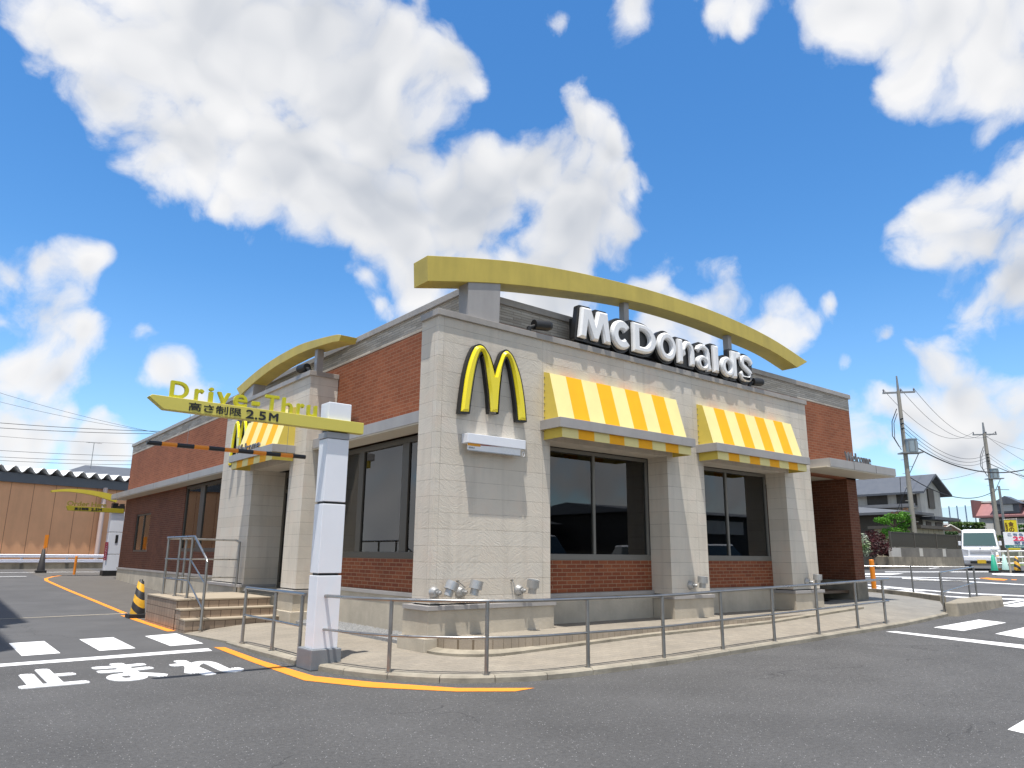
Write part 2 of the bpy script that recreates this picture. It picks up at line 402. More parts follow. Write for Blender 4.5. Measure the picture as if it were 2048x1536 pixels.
def asphalt_mat():
    m = bpy.data.materials.new('asphalt'); m.use_nodes = True; t = NT(m.node_tree)
    out = t.n('ShaderNodeOutputMaterial'); p = t.n('ShaderNodeBsdfPrincipled', {'Roughness': .82, 'Specular IOR Level': .35})
    t.t.links.new(p.outputs[0], out.inputs[0])
    pos = t.n('ShaderNodeNewGeometry').outputs['Position']; s = t.n('ShaderNodeSeparateXYZ', {0: pos})
    grain = t.noise(pos, 95, 4, .75).outputs['Fac']
    mid = t.noise(pos, 24, 4, .7).outputs['Fac']
    big = t.noise(pos, .55, 5, .6).outputs['Fac']
    c = t.mix(t.ramp(grain, [(.32, 0.0), (.68, 1.0)]), (.053, .052, .051), (.135, .132, .128))
    c = t.mix(1.0, c, t.ramp(mid, [(.3, .72), (.7, 1.2)]), 'MULTIPLY')
    c = t.mix(1.0, c, t.ramp(big, [(.3, .8), (.7, 1.15)]), 'MULTIPLY')
    # pale stones showing in the worn surface
    vo = t.n('ShaderNodeTexVoronoi', {'Vector': pos, 'Scale': 62.0}); rnd = t.n('ShaderNodeSeparateColor', {0: vo.outputs['Color']}).outputs[0]
    spot = t.math('MULTIPLY', t.math('GREATER_THAN', rnd, .93), t.math('LESS_THAN', vo.outputs['Distance'], .27))
    c = t.mix(t.math('MULTIPLY', spot, .9), c, (.42, .42, .41))
    # smoother, paler carriageway of the drive-through lane and the street
    lane = t.math('MAXIMUM', t.math('MULTIPLY', t.math('GREATER_THAN', s.outputs[1], 2.62), t.math('LESS_THAN', s.outputs[0], 2.0)), t.math('GREATER_THAN', s.outputs[0], 15.0))
    lc = t.mix(t.ramp(t.noise(pos, 55, 3, .7).outputs['Fac'], [(.3, 0.0), (.7, 1.0)]), (.078, .077, .076), (.104, .102, .1))
    lc = t.mix(1.0, lc, t.ramp(t.noise(pos, .8, 5, .6).outputs['Fac'], [(.3, .82), (.7, 1.12)]), 'MULTIPLY')
    # browner apron along the building
    apr = t.math('MULTIPLY', t.math('GREATER_THAN', s.outputs[0], -1.5), t.math('MULTIPLY', t.math('LESS_THAN', s.outputs[0], 1.2), t.math('GREATER_THAN', s.outputs[1], 8.0)))
    lc = t.mix(t.math('MULTIPLY', apr, .75), lc, t.mix(t.noise(pos, 2.2, 5, .6).outputs['Fac'], (.085, .075, .063), (.14, .125, .105)))
    c = t.mix(lane, c, lc)
    # tyre-darkened tracks and cracks
    cr = t.n('ShaderNodeTexVoronoi', {'Vector': t.n('ShaderNodeVectorMath', {0: pos, 1: t.n('ShaderNodeVectorMath', {0: t.noise(pos, 1.2, 4).outputs['Color'], 3: 1.2}, operation='SCALE').outputs[0]}, operation='ADD').outputs[0], 'Scale': .23}, feature='DISTANCE_TO_EDGE')
    crk = t.math('MULTIPLY', t.math('LESS_THAN', cr.outputs['Distance'], .0022), t.math('GREATER_THAN', t.noise(pos, .4, 2).outputs['Fac'], .52))
    c = t.mix(t.math('MULTIPLY', crk, .6), c, (.035, .035, .035))
    t.t.links.new(c, p.inputs['Base Color'])
    hgt = t.math('ADD', t.math('MULTIPLY', grain, 1.0), t.math('MULTIPLY', mid, .8))
    bp = t.n('ShaderNodeBump', {'Strength': t.math('MULTIPLY_ADD', lane, -.55, .8), 'Distance': .012, 'Height': hgt}); t.t.links.new(bp.outputs[0], p.inputs['Normal'])
    return m


def paving_mat():
    m = bpy.data.materials.new('paving'); m.use_nodes = True; t = NT(m.node_tree)
    out = t.n('ShaderNodeOutputMaterial'); p = t.n('ShaderNodeBsdfPrincipled', {'Roughness': .75, 'Specular IOR Level': .3}); t.t.links.new(p.outputs[0], out.inputs[0])
    pos = t.n('ShaderNodeNewGeometry').outputs['Position']
    b = t.n('ShaderNodeTexBrick', {'Vector': pos, 'Color1': (.285, .25, .198, 1), 'Color2': (.25, .222, .18, 1), 'Mortar': (.19, .165, .13, 1), 'Scale': 1.0, 'Mortar Size': .004, 'Mortar Smooth': .3, 'Brick Width': .2, 'Row Height': .1}, offset=.5)
    c = t.mix(1.0, b.outputs['Color'], t.ramp(t.noise(pos, 1.4, 5, .62).outputs['Fac'], [(.3, .86), (.7, 1.1)]), 'MULTIPLY')
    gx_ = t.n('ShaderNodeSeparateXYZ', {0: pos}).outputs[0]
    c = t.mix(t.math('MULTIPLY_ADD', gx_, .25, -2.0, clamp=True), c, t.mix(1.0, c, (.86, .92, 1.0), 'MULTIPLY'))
    c = t.mix(1.0, c, t.ramp(t.noise(pos, 45, 3, .6).outputs['Fac'], [(.3, .88), (.7, 1.1)]), 'MULTIPLY')
    t.t.links.new(c, p.inputs['Base Color'])
    bp = t.n('ShaderNodeBump', {'Strength': .4, 'Distance': .004, 'Height': t.math('SUBTRACT', 1.0, b.outputs['Fac'])}); t.t.links.new(bp.outputs[0], p.inputs['Normal'])
    return m


def paint_mat(name, col, wear=.5):
    """road paint: worn through to the asphalt in specks"""
    m = bpy.data.materials.new(name); m.use_nodes = True; t = NT(m.node_tree)
    out = t.n('ShaderNodeOutputMaterial'); p = t.n('ShaderNodeBsdfPrincipled', {'Roughness': .7, 'Specular IOR Level': .3}); t.t.links.new(p.outputs[0], out.inputs[0])
    pos = t.n('ShaderNodeNewGeometry').outputs['Position']
    a = t.noise(pos, 38, 5, .7).outputs['Fac']; b = t.noise(pos, 2.4, 4, .6).outputs['Fac']
    w = t.math('ADD', a, t.math('MULTIPLY', b, .55))
    f = t.ramp(w, [(1.0 - .12 * wear, 0.0), (1.06 - .1 * wear, wear)])
    c = t.mix(1.0, col, t.ramp(b, [(.3, .9), (.7, 1.04)]), 'MULTIPLY')
    c = t.mix(f, c, (.13, .13, .13)); t.t.links.new(c, p.inputs['Base Color'])
    bp = t.n('ShaderNodeBump', {'Strength': .3, 'Distance': .004, 'Height': a}); t.t.links.new(bp.outputs[0], p.inputs['Normal'])
    return m


def glass_mat(name='window_glass', tint=(.30, .31, .31), refl=1.0):
    m = bpy.data.materials.new(name); m.use_nodes = True; t = NT(m.node_tree)
    out = t.n('ShaderNodeOutputMaterial')
    fr = t.n('ShaderNodeFresnel', {'IOR': 1.75}).outputs[0]
    gl = t.n('ShaderNodeBsdfGlossy', {'Roughness': .012, 'Color': (refl, refl, refl, 1)})
    tr = t.n('ShaderNodeBsdfTransparent', {'Color': tint + (1,)})
    mx = t.n('ShaderNodeMixShader', {0: fr, 1: tr, 2: gl}); t.t.links.new(mx.outputs[0], out.inputs[0])
    return m


def stripes_mat(name, c1, c2, period, ang=.6, z=True):
    """slanting warning stripes round a cone"""
    m = bpy.data.materials.new(name); m.use_nodes = True; t = NT(m.node_tree)
    out = t.n('ShaderNodeOutputMaterial'); p = t.n('ShaderNodeBsdfPrincipled', {'Roughness': .55}); t.t.links.new(p.outputs[0], out.inputs[0])
    ob = t.n('ShaderNodeTexCoord').outputs['Object']; s = t.n('ShaderNodeSeparateXYZ', {0: ob})
    h = t.math('ADD', s.outputs[2], t.math('MULTIPLY', t.math('SUBTRACT', s.outputs[0], s.outputs[1]), ang))
    f = t.math('GREATER_THAN', t.math('FRACT', t.math('DIVIDE', h, period)), .5)
    c = t.mix(f, c1, c2); c = t.mix(1.0, c, t.ramp(t.noise(ob, 9, 4).outputs['Fac'], [(.3, .75), (.7, 1.1)]), 'MULTIPLY')
    t.t.links.new(c, p.inputs['Base Color'])
    return m


def leaf_mat(name, a, b):
    m = bpy.data.materials.new(name); m.use_nodes = True; t = NT(m.node_tree)
    out = t.n('ShaderNodeOutputMaterial'); p = t.n('ShaderNodeBsdfPrincipled', {'Roughness': .55, 'Specular IOR Level': .3}); pos = t.n('ShaderNodeNewGeometry').outputs['Position']
    c = t.mix(t.ramp(t.noise(pos, 2.2, 4, .6).outputs['Fac'], [(.35, 0.0), (.65, 1.0)]), a, b)
    t.t.links.new(c, p.inputs['Base Color'])
    tl = t.n('ShaderNodeBsdfTranslucent', {'Color': c}); mx = t.n('ShaderNodeMixShader', {0: .3, 1: p, 2: tl}); t.t.links.new(mx.outputs[0], out.inputs[0])
    return m


def emit_mat(name, col, st):
    m = bpy.data.materials.new(name); m.use_nodes = True; t = NT(m.node_tree)
    out = t.n('ShaderNodeOutputMaterial'); e = t.n('ShaderNodeEmission', {'Color': col + (1,), 'Strength': st}); t.t.links.new(e.outputs[0], out.inputs[0]); return m


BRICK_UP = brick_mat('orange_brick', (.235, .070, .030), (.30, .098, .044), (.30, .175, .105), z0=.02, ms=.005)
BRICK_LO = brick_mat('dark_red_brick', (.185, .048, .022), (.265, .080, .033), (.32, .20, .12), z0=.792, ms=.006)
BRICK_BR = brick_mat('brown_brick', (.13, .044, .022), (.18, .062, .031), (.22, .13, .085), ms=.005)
STONE = stone_mat(); LEDGE = ledge_mat(); ASPH = asphalt_mat(); PAVE = paving_mat()
FASCIA = mat('grey_metal_fascia', lin(160, 156, 152), .42, 0, .5, var=.1, vscale=1.6, streak=.12)
CAPM = mat('grey_cap_metal', lin(160, 154, 146), .45, 0, .5, var=.14, vscale=2, streak=.16)
SOFFIT = mat('soffit_board', lin(205, 195, 175), .7, var=.06)
CONC = mat('concrete', lin(186, 176, 158), .85, 0, .3, var=.2, vscale=1.7, bump=.35, bscale=25, streak=.10)
CONC_D = mat('weathered_concrete', lin(150, 142, 126), .88, 0, .3, var=.32, vscale=2.3, bump=.5, bscale=22, streak=.3)
KERBM = mat('kerb_concrete', lin(150, 143, 128), .88, 0, .3, var=.3, vscale=3.1, bump=.5, bscale=30)
TILE = brick_mat('riser_tile', lin(150, 138, 122), lin(166, 152, 134), lin(112, 98, 80), bw=.125, rh=.40, ms=.004, bump=.3, off=0, z0=.05, rough=.6)
STEPTOP = mat('step_paving', lin(158, 145, 125), .75, var=.1, bump=.2)
STEEL = mat('brushed_steel', (.40, .39, .37), .30, 1.0, .5, var=.1, vscale=6)
STEELD = mat('dull_steel', (.33, .32, .30), .42, 1.0, .5, var=.12, vscale=6)
BRONZE = mat('bronze_frame', lin(84, 79, 70), .45, .2, .5, var=.08)
FRAMEG = mat('grey_frame', lin(118, 115, 108), .45, .2, .5, var=.1)
GLASS = glass_mat(tint=(.46, .46, .45)); GLASSC = glass_mat('clear_window_glass', (.85, .85, .84))
BLACKM = mat('black_sign_metal', (.012, .012, .012), .35, 0, .5)
WHITEP = mat('white_sign_plastic', (.80, .80, .79), .28, 0, .5, var=.03)
YELM = mat('yellow_sign_plastic', (.86, .70, .0), .18, 0, .5, coat=.6)
YELB = mat('yellow_painted_beam', (.55, .43, .085), .5, 0, .4, var=.13, vscale=1.1, streak=.15)
YELT = mat('lime_yellow_letters', (.56, .52, .015), .45, 0, .4, var=.08)
CREAMF = mat('cream_awning', (.82, .70, .30), .7, 0, .3, var=.05)
ORANF = mat('orange_awning', (.93, .42, .01), .7, 0, .3, var=.06)
YELF = mat('yellow_awning_side', (.70, .54, .10), .7, 0, .3, var=.08)
PILW = mat('white_pillar_panel', lin(226, 228, 232), .38, 0, .5, var=.04, vscale=1)
GREYP = mat('grey_pillar_panel', lin(150, 151, 153), .42, 0, .5, var=.06)
PAINTW = paint_mat('white_road_paint', (.78, .78, .77), .35)
PAINTO = paint_mat('orange_road_paint', (.80, .27, .025), .45)
BLACKP = mat('black_paint', (.014, .014, .014), .5)
ORANGEP = mat('orange_paint', (.78, .24, .01), .45, var=.08)
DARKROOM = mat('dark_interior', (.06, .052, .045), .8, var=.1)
BLIND = mat('olive_blind', (.55, .48, .22), .85, var=.12)
CHEV = stripes_mat('yellow_black_stripes', (.62, .33, .015), (.018, .018, .02), .30, .55)
RUBBER = mat('black_rubber', (.018, .018, .018), .7, var=.15)
ROOFG = mat('grey_roof_metal', lin(92, 96, 102), .5, .2, .5, var=.14, streak=.12)
PLASTER = mat('white_plaster', lin(212, 207, 196), .85, var=.12, vscale=1.1, bump=.2, streak=.22)
LEAF = leaf_mat('bright_leaves', (.05, .16, .012), (.13, .33, .03)); LEAFD = leaf_mat('dark_hedge_leaves', (.016, .045, .008), (.04, .09, .016)); LEAFR = leaf_mat('maroon_leaves', (.03, .012, .012), (.085, .022, .022))
BARK = mat('bark', (.09, .065, .045), .9, var=.3, bump=.8)


# ================================================================== SETTING
def ground():
    m = G()
    xs = [-300, -120, -60, -40, -30, -20, -14, -10, -7, -5, -4, -3, -2, -1, 0, 1, 2, 2.5, 3, 4, 5, 6, 7, 8, 9, 10, 11, 12, 13, 14, 15, 16, 18, 20, 22, 25, 28, 32, 36, 40, 45, 50, 58, 66, 80, 100, 140, 200, 400, 900]
    ys = [-400, -150, -80, -50, -30, -20, -14, -10, -8, -6, -4, -3, -2, -1, 0, 1, 2, 3, 4, 6, 8, 10.4, 11, 12, 14, 16, 18, 20, 22, 24, 26, 28, 30, 32, 36, 42, 50, 60, 80, 120, 200, 400, 900]
    vs = [(x, y, g(x, y)) for y in ys for x in xs]; n = len(xs)
    fs = [(j * n + i, j * n + i + 1, (j + 1) * n + i + 1, (j + 1) * n + i) for j in range(len(ys) - 1) for i in range(n - 1)]
    m.add(vs, fs, 0, True)
    struct(m.build('ground', ASPH, recalc=False))
ground()

WO = [(-1.62, 5.33), (-1.45, 3.53), (-1.50, 2.27), (-1.50, 1.24), (-1.46, .45), (-1.33, -.3), (-1.05, -.96), (-.62, -1.5), (-.1, -1.80), (.4, -1.95), (1.2, -2.0), (2.75, -2), (4, -2.0), (6, -2), (7.4, -1.985), (9.46, -1.97), (11.8, -1.77), (12.15, -1.70), (15.3, -.33), (16.6, 1.0), (17.65, 2.4), (17.9, 3.6)]
WI = [(.9, 5.33), (.9, 4.5), (.9, 3.5), (.9, 2.5), (.9, 1.5), (.9, 1), (.9, .9), (1, .8), (1.1, .7), (1.3, .7), (1.6, .7), (2.75, .7), (4, .7), (6, .7), (7.4, .7), (9.46, .7), (11.8, .7), (12.5, 1.5), (13.0, 3), (13.2, 4), (13.2, 5), (13.2, 6)]
IT = [(-9, .12), (.5, .12), (3.4, .194), (6.8, .226), (8.5, .293), (10.4, .368), (14, .42), (18, .45)]
def interp(T, x):
    for (a, b), (c, d) in zip(T, T[1:]):
        if x <= c: return b + (d - b) * max(0, (x - a)) / (c - a)
    return T[-1][1]
def kz(i): return g(*WO[i]) + (.012, .035, .06)[i] if i < 3 else g(*WO[i]) + .07
def resample():
    m = G(); S = []
    for i in range(len(WO) - 1):
        for k in range(3):
            t = k / 3
            o = [WO[i][a] * (1 - t) + WO[i + 1][a] * t for a in (0, 1)]; q = [WI[i][a] * (1 - t) + WI[i + 1][a] * t for a in (0, 1)]
            S.append((o, q, kz(i) * (1 - t) + kz(i + 1) * t))
    S.append((WO[-1], WI[-1], kz(len(WO) - 1)))
    NT_ = 8; vs = []
    for o, q, z in S:
        for k in range(NT_ + 1):
            t = k / NT_; x = o[0] * (1 - t) + q[0] * t; y = o[1] * (1 - t) + q[1] * t
            vs.append((x, y, z + (interp(IT, x) - z) * min(1, t / .44)))
    n = NT_ + 1
    m.add(vs, [(j * n + i, j * n + i + 1, (j + 1) * n + i + 1, (j + 1) * n + i) for j in range(len(S) - 1) for i in range(NT_)], 0, True)
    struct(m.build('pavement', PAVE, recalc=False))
    # kerb stones along the road edge, 0.6 m each with open joints
    kb = G(); path = spline([(x, y, kz(i + 1)) for i, (x, y) in enumerate(WO[1:18])], 10)
    m2 = G(); a, b = Vector((*WO[0], kz(0))), Vector((*WO[1], kz(1))); m2.add([a, b, b - Vector((0, 0, .2)), a - Vector((0, 0, .2))], [(0, 1, 2, 3)]); m2.add([Vector((*WO[0], kz(0))), Vector((*WI[0], .1)), Vector((*WI[0], -.1)), Vector((*WO[0], -.1))], [(0, 1, 2, 3)]); struct(m2.build('pavement_edge', KERBM, recalc=False))
    acc = 0; seg = [path[0]]
    def stone(seg):
        if len(seg) < 2: return
        L, R = [], []
        for i, p in enumerate(seg):
            t = (seg[min(i + 1, len(seg) - 1)] - seg[max(0, i - 1)]); t.z = 0; t.normalize(); nn = Vector((-t.y, t.x, 0))
            L.append((p - nn * .015, p + nn * .135))
        prof = []
        for (a, b) in L:
            zt = a.z + .006; zb = g(a.x, a.y) - .06
            prof.append([Vector((a.x, a.y, zb)), Vector((a.x, a.y, zt - .022)), a + (b - a) * .15 + Vector((0, 0, .006)), Vector((b.x, b.y, zt)), Vector((b.x, b.y, zb))])
        vs = [q for P in prof for q in P]; k = 5
        fs = [(i * k + j, i * k + j + 1, (i + 1) * k + j + 1, (i + 1) * k + j) for i in range(len(prof) - 1) for j in range(k - 1)]
        fs += [tuple(range(k)), tuple(range(len(vs) - k, len(vs)))[::-1]]
        kb.add(vs, fs)
    for a, b in zip(path, path[1:]):
        d = (b - a).length
        nsub = max(1, int(d / .1))
        for k in range(1, nsub + 1):
            p = a.lerp(b, k / nsub); acc += d / nsub; seg.append(p)
            if acc > .6:
                stone(seg); acc = 0; t = (b - a).normalized(); seg = [p + t * .008]
    stone(seg)
    struct(kb.build('kerb', KERBM))
    # low kerb behind the pavement, towards the street
    rb = G()
    for (a, b) in ((WO[18], WO[19]), (WO[19], WO[20]), (WO[20], WO[21])):
        A = Vector((a[0], a[1], 0)); B = Vector((b[0], b[1], 0)); t = (B - A).normalized(); nn = Vector((t.y, -t.x, 0))
        za, zb = interp(IT, a[0]) + .03, interp(IT, b[0]) + .03
        rb.add([A + Vector((0, 0, za)), A + nn * .15 + Vector((0, 0, za)), A + nn * .15, A, B + Vector((0, 0, zb)), B + nn * .15 + Vector((0, 0, zb)), B + nn * .15, B], [(0, 1, 5, 4), (1, 2, 6, 5), (3, 0, 4, 7), (0, 3, 2, 1), (4, 5, 6, 7)])
    struct(rb.build('kerb', CONC_D))
resample()

# big wedge-shaped kerb block where the pavement ends
def kerb_block():
    b = G(); top = .475
    P = [(12.05, -1.73), (12.2, -1.92), (15.7, -1.64), (18.15, -.80), (17.6, -.5), (14.2, -1.15)]
    Tz = [.47, .47, .43, .42, .42, .47]
    vs = [(x, y, g(x, y) - .05) for x, y in P] + [(x * .985 + 14.5 * .015, y * .95 - 1.2 * .05, z) for (x, y), z in zip(P, Tz)]; n = len(P)
    b.add(vs, [tuple(range(n))[::-1], tuple(range(n, 2 * n))] + [(i, (i + 1) % n, n + (i + 1) % n, n + i) for i in range(n)])
    struct(b.build('kerb', CONC_D, bev=.02))
kerb_block()


def flat(name, polys, m, dz=.004, sub=1):
    """painted sheets on the ground: list of corner lists (x, y)"""
    b = G()
    for P in polys: b.add([(x, y, g(x, y) + dz) for x, y in P], [tuple(range(len(P)))])
    o = b.build(name, m, recalc=False); return struct(o)
def band(pts, w, n=1):
    """quads along pts, width w to the right of travel"""
    out = []; P = [Vector((x, y, 0)) for x, y in pts]; L = []
    for i, p in enumerate(P):
        t = (P[min(i + 1, len(P) - 1)] - P[max(0, i - 1)]).normalized(); L.append((p, p + Vector((t.y, -t.x, 0)) * w))
    for (a, b), (c, d) in zip(L, L[1:]): out.append([(a.x, a.y), (b.x, b.y), (d.x, d.y), (c.x, c.y)])
    return out
# crossing bars and stop line of the drive-through lane
flat('crosswalk_marking', [[(-4.15, 3.62), (-3.69, 3.66), (-3.68, 5.41), (-4.15, 5.37)]], PAINTW)
flat('crosswalk_marking', [[(-3.21, 3.63), (-2.73, 3.67), (-2.70, 5.42), (-3.20, 5.37)]], PAINTW)
flat('crosswalk_marking', [[(-2.25, 3.66), (-1.75, 3.72), (-1.69, 5.48), (-2.24, 5.31)]], PAINTW)
flat('stop_line_marking', [[(-5.6, 2.62), (-1.91, 2.75), (-1.87, 3.08), (-5.6, 2.88)]], PAINTW)
def road_text():
    b = G()
    for ch, x0, x1, y0, y1 in (('止', -4.44, -3.79, .76, 2.16), ('ま', -3.60, -2.97, .66, 2.18), ('れ', -2.79, -2.12, .57, 2.0)):
        txt_into(b, ch, Matrix.Translation((0, 0, .003)), x0 + .05, x1 - .05, y0 + .05, y1 - .05, ext=.0012, bold=.05, nb=8)
    struct(b.build('road_lettering_marking', PAINTW))
road_text()
# orange edge lines
flat('edge_line_marking', [[(-1.765, 3.158), (-1.84, 1.3), (-1.69, 1.3), (-1.631, 3.067)], [(-1.84, 1.3), (-1.866, -.41), (-1.65, -.19), (-1.69, 1.3)], [(-1.866, -.41), (-1.50, -1.20), (-1.28, -.98), (-1.65, -.19)], [(-1.5, -1.2), (-.87, -1.963), (-.74, -1.80), (-1.28, -.98)], [(-.87, -1.963), (-.363, -2.315), (-.388, -2.06), (-.74, -1.80)], [(-.363, -2.315), (-.062, -2.287), (-.388, -2.06)]], PAINTO)
flat('edge_line_marking', band([(-1.74, 5.9), (-1.70, 10.0)], .14), PAINTO)
flat('edge_line_marking', band([(-1.44, 10.55), (-1.46, 14), (-1.5, 18), (-1.50, 21), (-1.49, 23.4), (-1.36, 24.6), (-1.0, 25.8), (-.6, 26.6)], -.12), PAINTO)
flat('edge_line_marking', band([(-3.2, 26.1), (-1.9, 26.3)], .16), PAINTW)
flat('edge_line_marking', band([(-4, 29.2), (-.2, 29.4), (1.6, 29.3)], .14), PAINTW)
# drain joint across the lane
flat('drain_joint', band([(-6, 10.15), (-1.4, 10.55)], .07), CONC)
# car park crossing on the right and the stop line by it
flat('crosswalk_marking', [[(9.58, -2.45), (11.77, -2.45), (11.5, -3.03), (9.39, -3.03)]], PAINTW)
flat('crosswalk_marking', [[(9.33, -3.55), (11.5, -3.53), (11.3, -4.11), (8.98, -4.1)]], PAINTW)
flat('stop_line_marking', [[(8.28, -2.17), (8.47, -2.25), (8.06, -4.37), (7.3, -6.6), (7.05, -6.55), (7.61, -4.5)]], PAINTW)
flat('bay_line_marking', [[(1.90, -6.11), (3.4, -6.0), (3.4, -6.2), (1.85, -6.26)]], PAINTW)
# street markings beyond the pavement
def street():
    def q(l, dz=.004): return [tuple(ong(x, y)[:2]) for x, y in l]
    S = 2048 / 368.
    Z = lambda l: q([(1680 + a / S, 1080 + b / S) for a, b in l])
    flat('street_line_marking', [Z([(690, 420), (2200, 503), (2200, 511), (690, 429)])], PAINTW)
    flat('street_line_marking', [Z([(500, 353), (1690, 352), (1690, 358), (500, 359)])], PAINTW)
    flat('street_line_marking', [Z([(280, 402), (1560, 428), (1560, 434), (280, 408)])], PAINTW)
    flat('street_line_marking', [Z([(985, 318), (1250, 283), (1250, 292), (1010, 324)])], PAINTW)
    flat('hatched_marking', [Z([(310, 495), (860, 548), (1380, 590), (2200, 625), (2200, 637), (1380, 600), (860, 558), (310, 504)])], PAINTW)
    flat('hatched_marking', [Z([(310, 572), (860, 606), (1500, 640), (2200, 660), (2200, 674), (1500, 652), (860, 616), (310, 582)])], PAINTW)
    flat('hatched_marking', [Z([(400, 520), (560, 520), (980, 565), (900, 572)]), Z([(560, 560), (760, 565), (1130, 610), (980, 612)]), Z([(310, 530), (420, 530), (560, 545), (310, 548)])], PAINTW)
    flat('hatched_marking', [Z([(1800, 735), (2200, 660), (2200, 715), (1960, 748)]), Z([(1800, 700), (2060, 660), (2120, 663), (1800, 722)])], PAINTW)
    flat('hatched_marking', [Z([(280, 372), (640, 372), (710, 375), (560, 388), (280, 388)])], PAINTW)
    flat('street_edge_marking', [Z([(1690, 378), (1760, 375), (2300, 388), (2300, 412), (1760, 396), (1700, 390)])], PAINTW, .02)
    flat('arrow_marking', [Z([(1545, 425), (1640, 420), (1870, 438), (1830, 452), (1700, 446)]), Z([(1905, 438), (1970, 440), (1965, 447), (1910, 446)])], PAINTO)
street()
gr = G()
for i in range(2600):
    x = random.uniform(.24, .80); y = random.uniform(.72, 4.9); s_ = random.uniform(.012, .028); a = random.random() * 6.28
    c, d = math.cos(a) * s_, math.sin(a) * s_
    gr.add([(x + c, y + d, .165), (x - d, y + c, .165), (x - c, y - d, .165), (x + d, y - c, .165), (x + random.uniform(-.005, .005), y, .175 + s_ * .7)], [(0, 1, 4), (1, 2, 4), (2, 3, 4), (3, 0, 4)])
gr.box(.2, .66, .1, .82, 4.97, .168)
tag(gr.build('gravel', mat('grey_gravel', (.27, .27, .265), .9, var=.35, vscale=25)), 'grey gravel bed at the foot of the building', None, None, 'stuff')

# ================================================================== THE RESTAURANT BUILDING
B = thing('restaurant_building', 'single-storey restaurant with brick walls, pale tiled facade and grey parapet', 'building')
XB, YB, XE, YE = .81, .52, 13.2, 23.7
# --- walls
def boxes(name, m, L, parent=B, bev=0):
    b = G()
    for q in L: b.box(*q)
    return b.build(name, m, parent, bev)
# the upper walls stop at the white front block's roof line; recess under the right-hand canopy is left open
boxes('brick_wall', BRICK_UP, [(XB, YB, 3.34, XB + .22, YE, 5.16), (XB + .22, YB, 3.34, XE, YB + .22, 5.16), (XE - .22, YB + .22, .2, XE, YE - .22, 5.16), (XB + .22, YE - .22, .2, XE, YE, 5.16)])
boxes('stone_band', LEDGE, [(XB - .004, YB - .004, 5.16, XB + .2, YE, 5.48), (XB + .2, YB - .004, 5.16, XE + .004, YB + .2, 5.48), (XE - .2, YB + .2, 5.16, XE + .004, YE, 5.48), (XB + .2, YE - .2, 5.16, XE - .2, YE + .004, 5.48)])
boxes('parapet_cap', CAPM, [(XB - .05, YB - .05, 5.48, XB + .26, YE + .05, 5.595), (XB + .26, YB - .05, 5.48, XE + .05, YB + .26, 5.595), (XE - .26, YB + .26, 5.48, XE + .05, YE + .05, 5.595), (XB + .26, YE - .26, 5.48, XE - .26, YE + .05, 5.595)], bev=.008)
boxes('roof', ROOFG, [(XB + .2, YB + .2, 5.0, XE - .2, YE - .2, 5.08)])
# lower brick under the windows
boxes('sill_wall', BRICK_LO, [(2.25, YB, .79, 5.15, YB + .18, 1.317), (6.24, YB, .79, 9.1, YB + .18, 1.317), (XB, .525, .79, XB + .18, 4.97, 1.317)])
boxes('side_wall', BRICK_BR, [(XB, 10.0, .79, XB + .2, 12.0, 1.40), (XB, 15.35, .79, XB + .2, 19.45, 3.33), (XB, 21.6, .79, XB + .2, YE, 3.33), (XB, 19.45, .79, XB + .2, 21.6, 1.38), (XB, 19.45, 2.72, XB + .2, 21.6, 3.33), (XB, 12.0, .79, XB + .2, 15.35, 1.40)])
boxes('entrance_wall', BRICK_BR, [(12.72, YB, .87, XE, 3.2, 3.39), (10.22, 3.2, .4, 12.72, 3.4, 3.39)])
boxes('entrance_plinth', CONC_D, [(12.69, YB - .03, .25, XE + .03, 3.2, .86)], bev=.01)
# plinths
boxes('plinth', CONC, [(2.27, .49, .1, 5.12, .62, .725), (6.26, .49, .1, 9.07, .62, .725), (.79, .66, .05, .92, 4.9, .725), (.79, 10.05, .05, .92, YE + .02, .725)])
boxes('plinth_flashing', FASCIA, [(2.25, .465, .725, 5.15, .6, .788), (6.24, .465, .725, 9.1, .6, .788), (.765, .53, .725, .92, 4.97, .788), (.765, 10.0, .725, .92, YE + .04, .788)], bev=.004)
boxes('pier_plinth', CONC, [(0, 0, .05, 2.27, .66, .652)], bev=.006)
boxes('pier_plinth', CONC, [(5.13, 0, .1, 6.255, .5, .652)], bev=.006)
boxes('pier_plinth', CONC, [(9.075, 0, .1, 10.19, .5, .652)], bev=.006)
boxes('pier_plinth', CONC, [(-.05, -.012, .0, .16, .70, .30)], bev=.01)
boxes('pier_plinth', CONC, [(.14, 4.9, .05, .9, 5.62, .65)], bev=.006)
boxes('pier_plinth', CONC, [(.14, 7.82, .05, .9, 10.06, .65)], bev=.006)
boxes('pier_plinth', CONC, [(.08, 4.82, .05, .9, 5.58, .33)], bev=.006)
boxes('plinth_cap', FASCIA, [(-.028, -.028, .652, 2.295, .63, .714)], bev=.004)
boxes('plinth_cap', FASCIA, [(5.105, -.028, .652, 6.28, .5, .714)], bev=.004)
boxes('plinth_cap', FASCIA, [(9.05, -.028, .652, 10.215, .5, .714)], bev=.004)
boxes('plinth_cap', FASCIA, [(.112, 4.87, .65, .92, 5.66, .712)], bev=.004)
boxes('plinth_cap', FASCIA, [(.112, 7.78, .65, .92, 10.08, .712)], bev=.004)
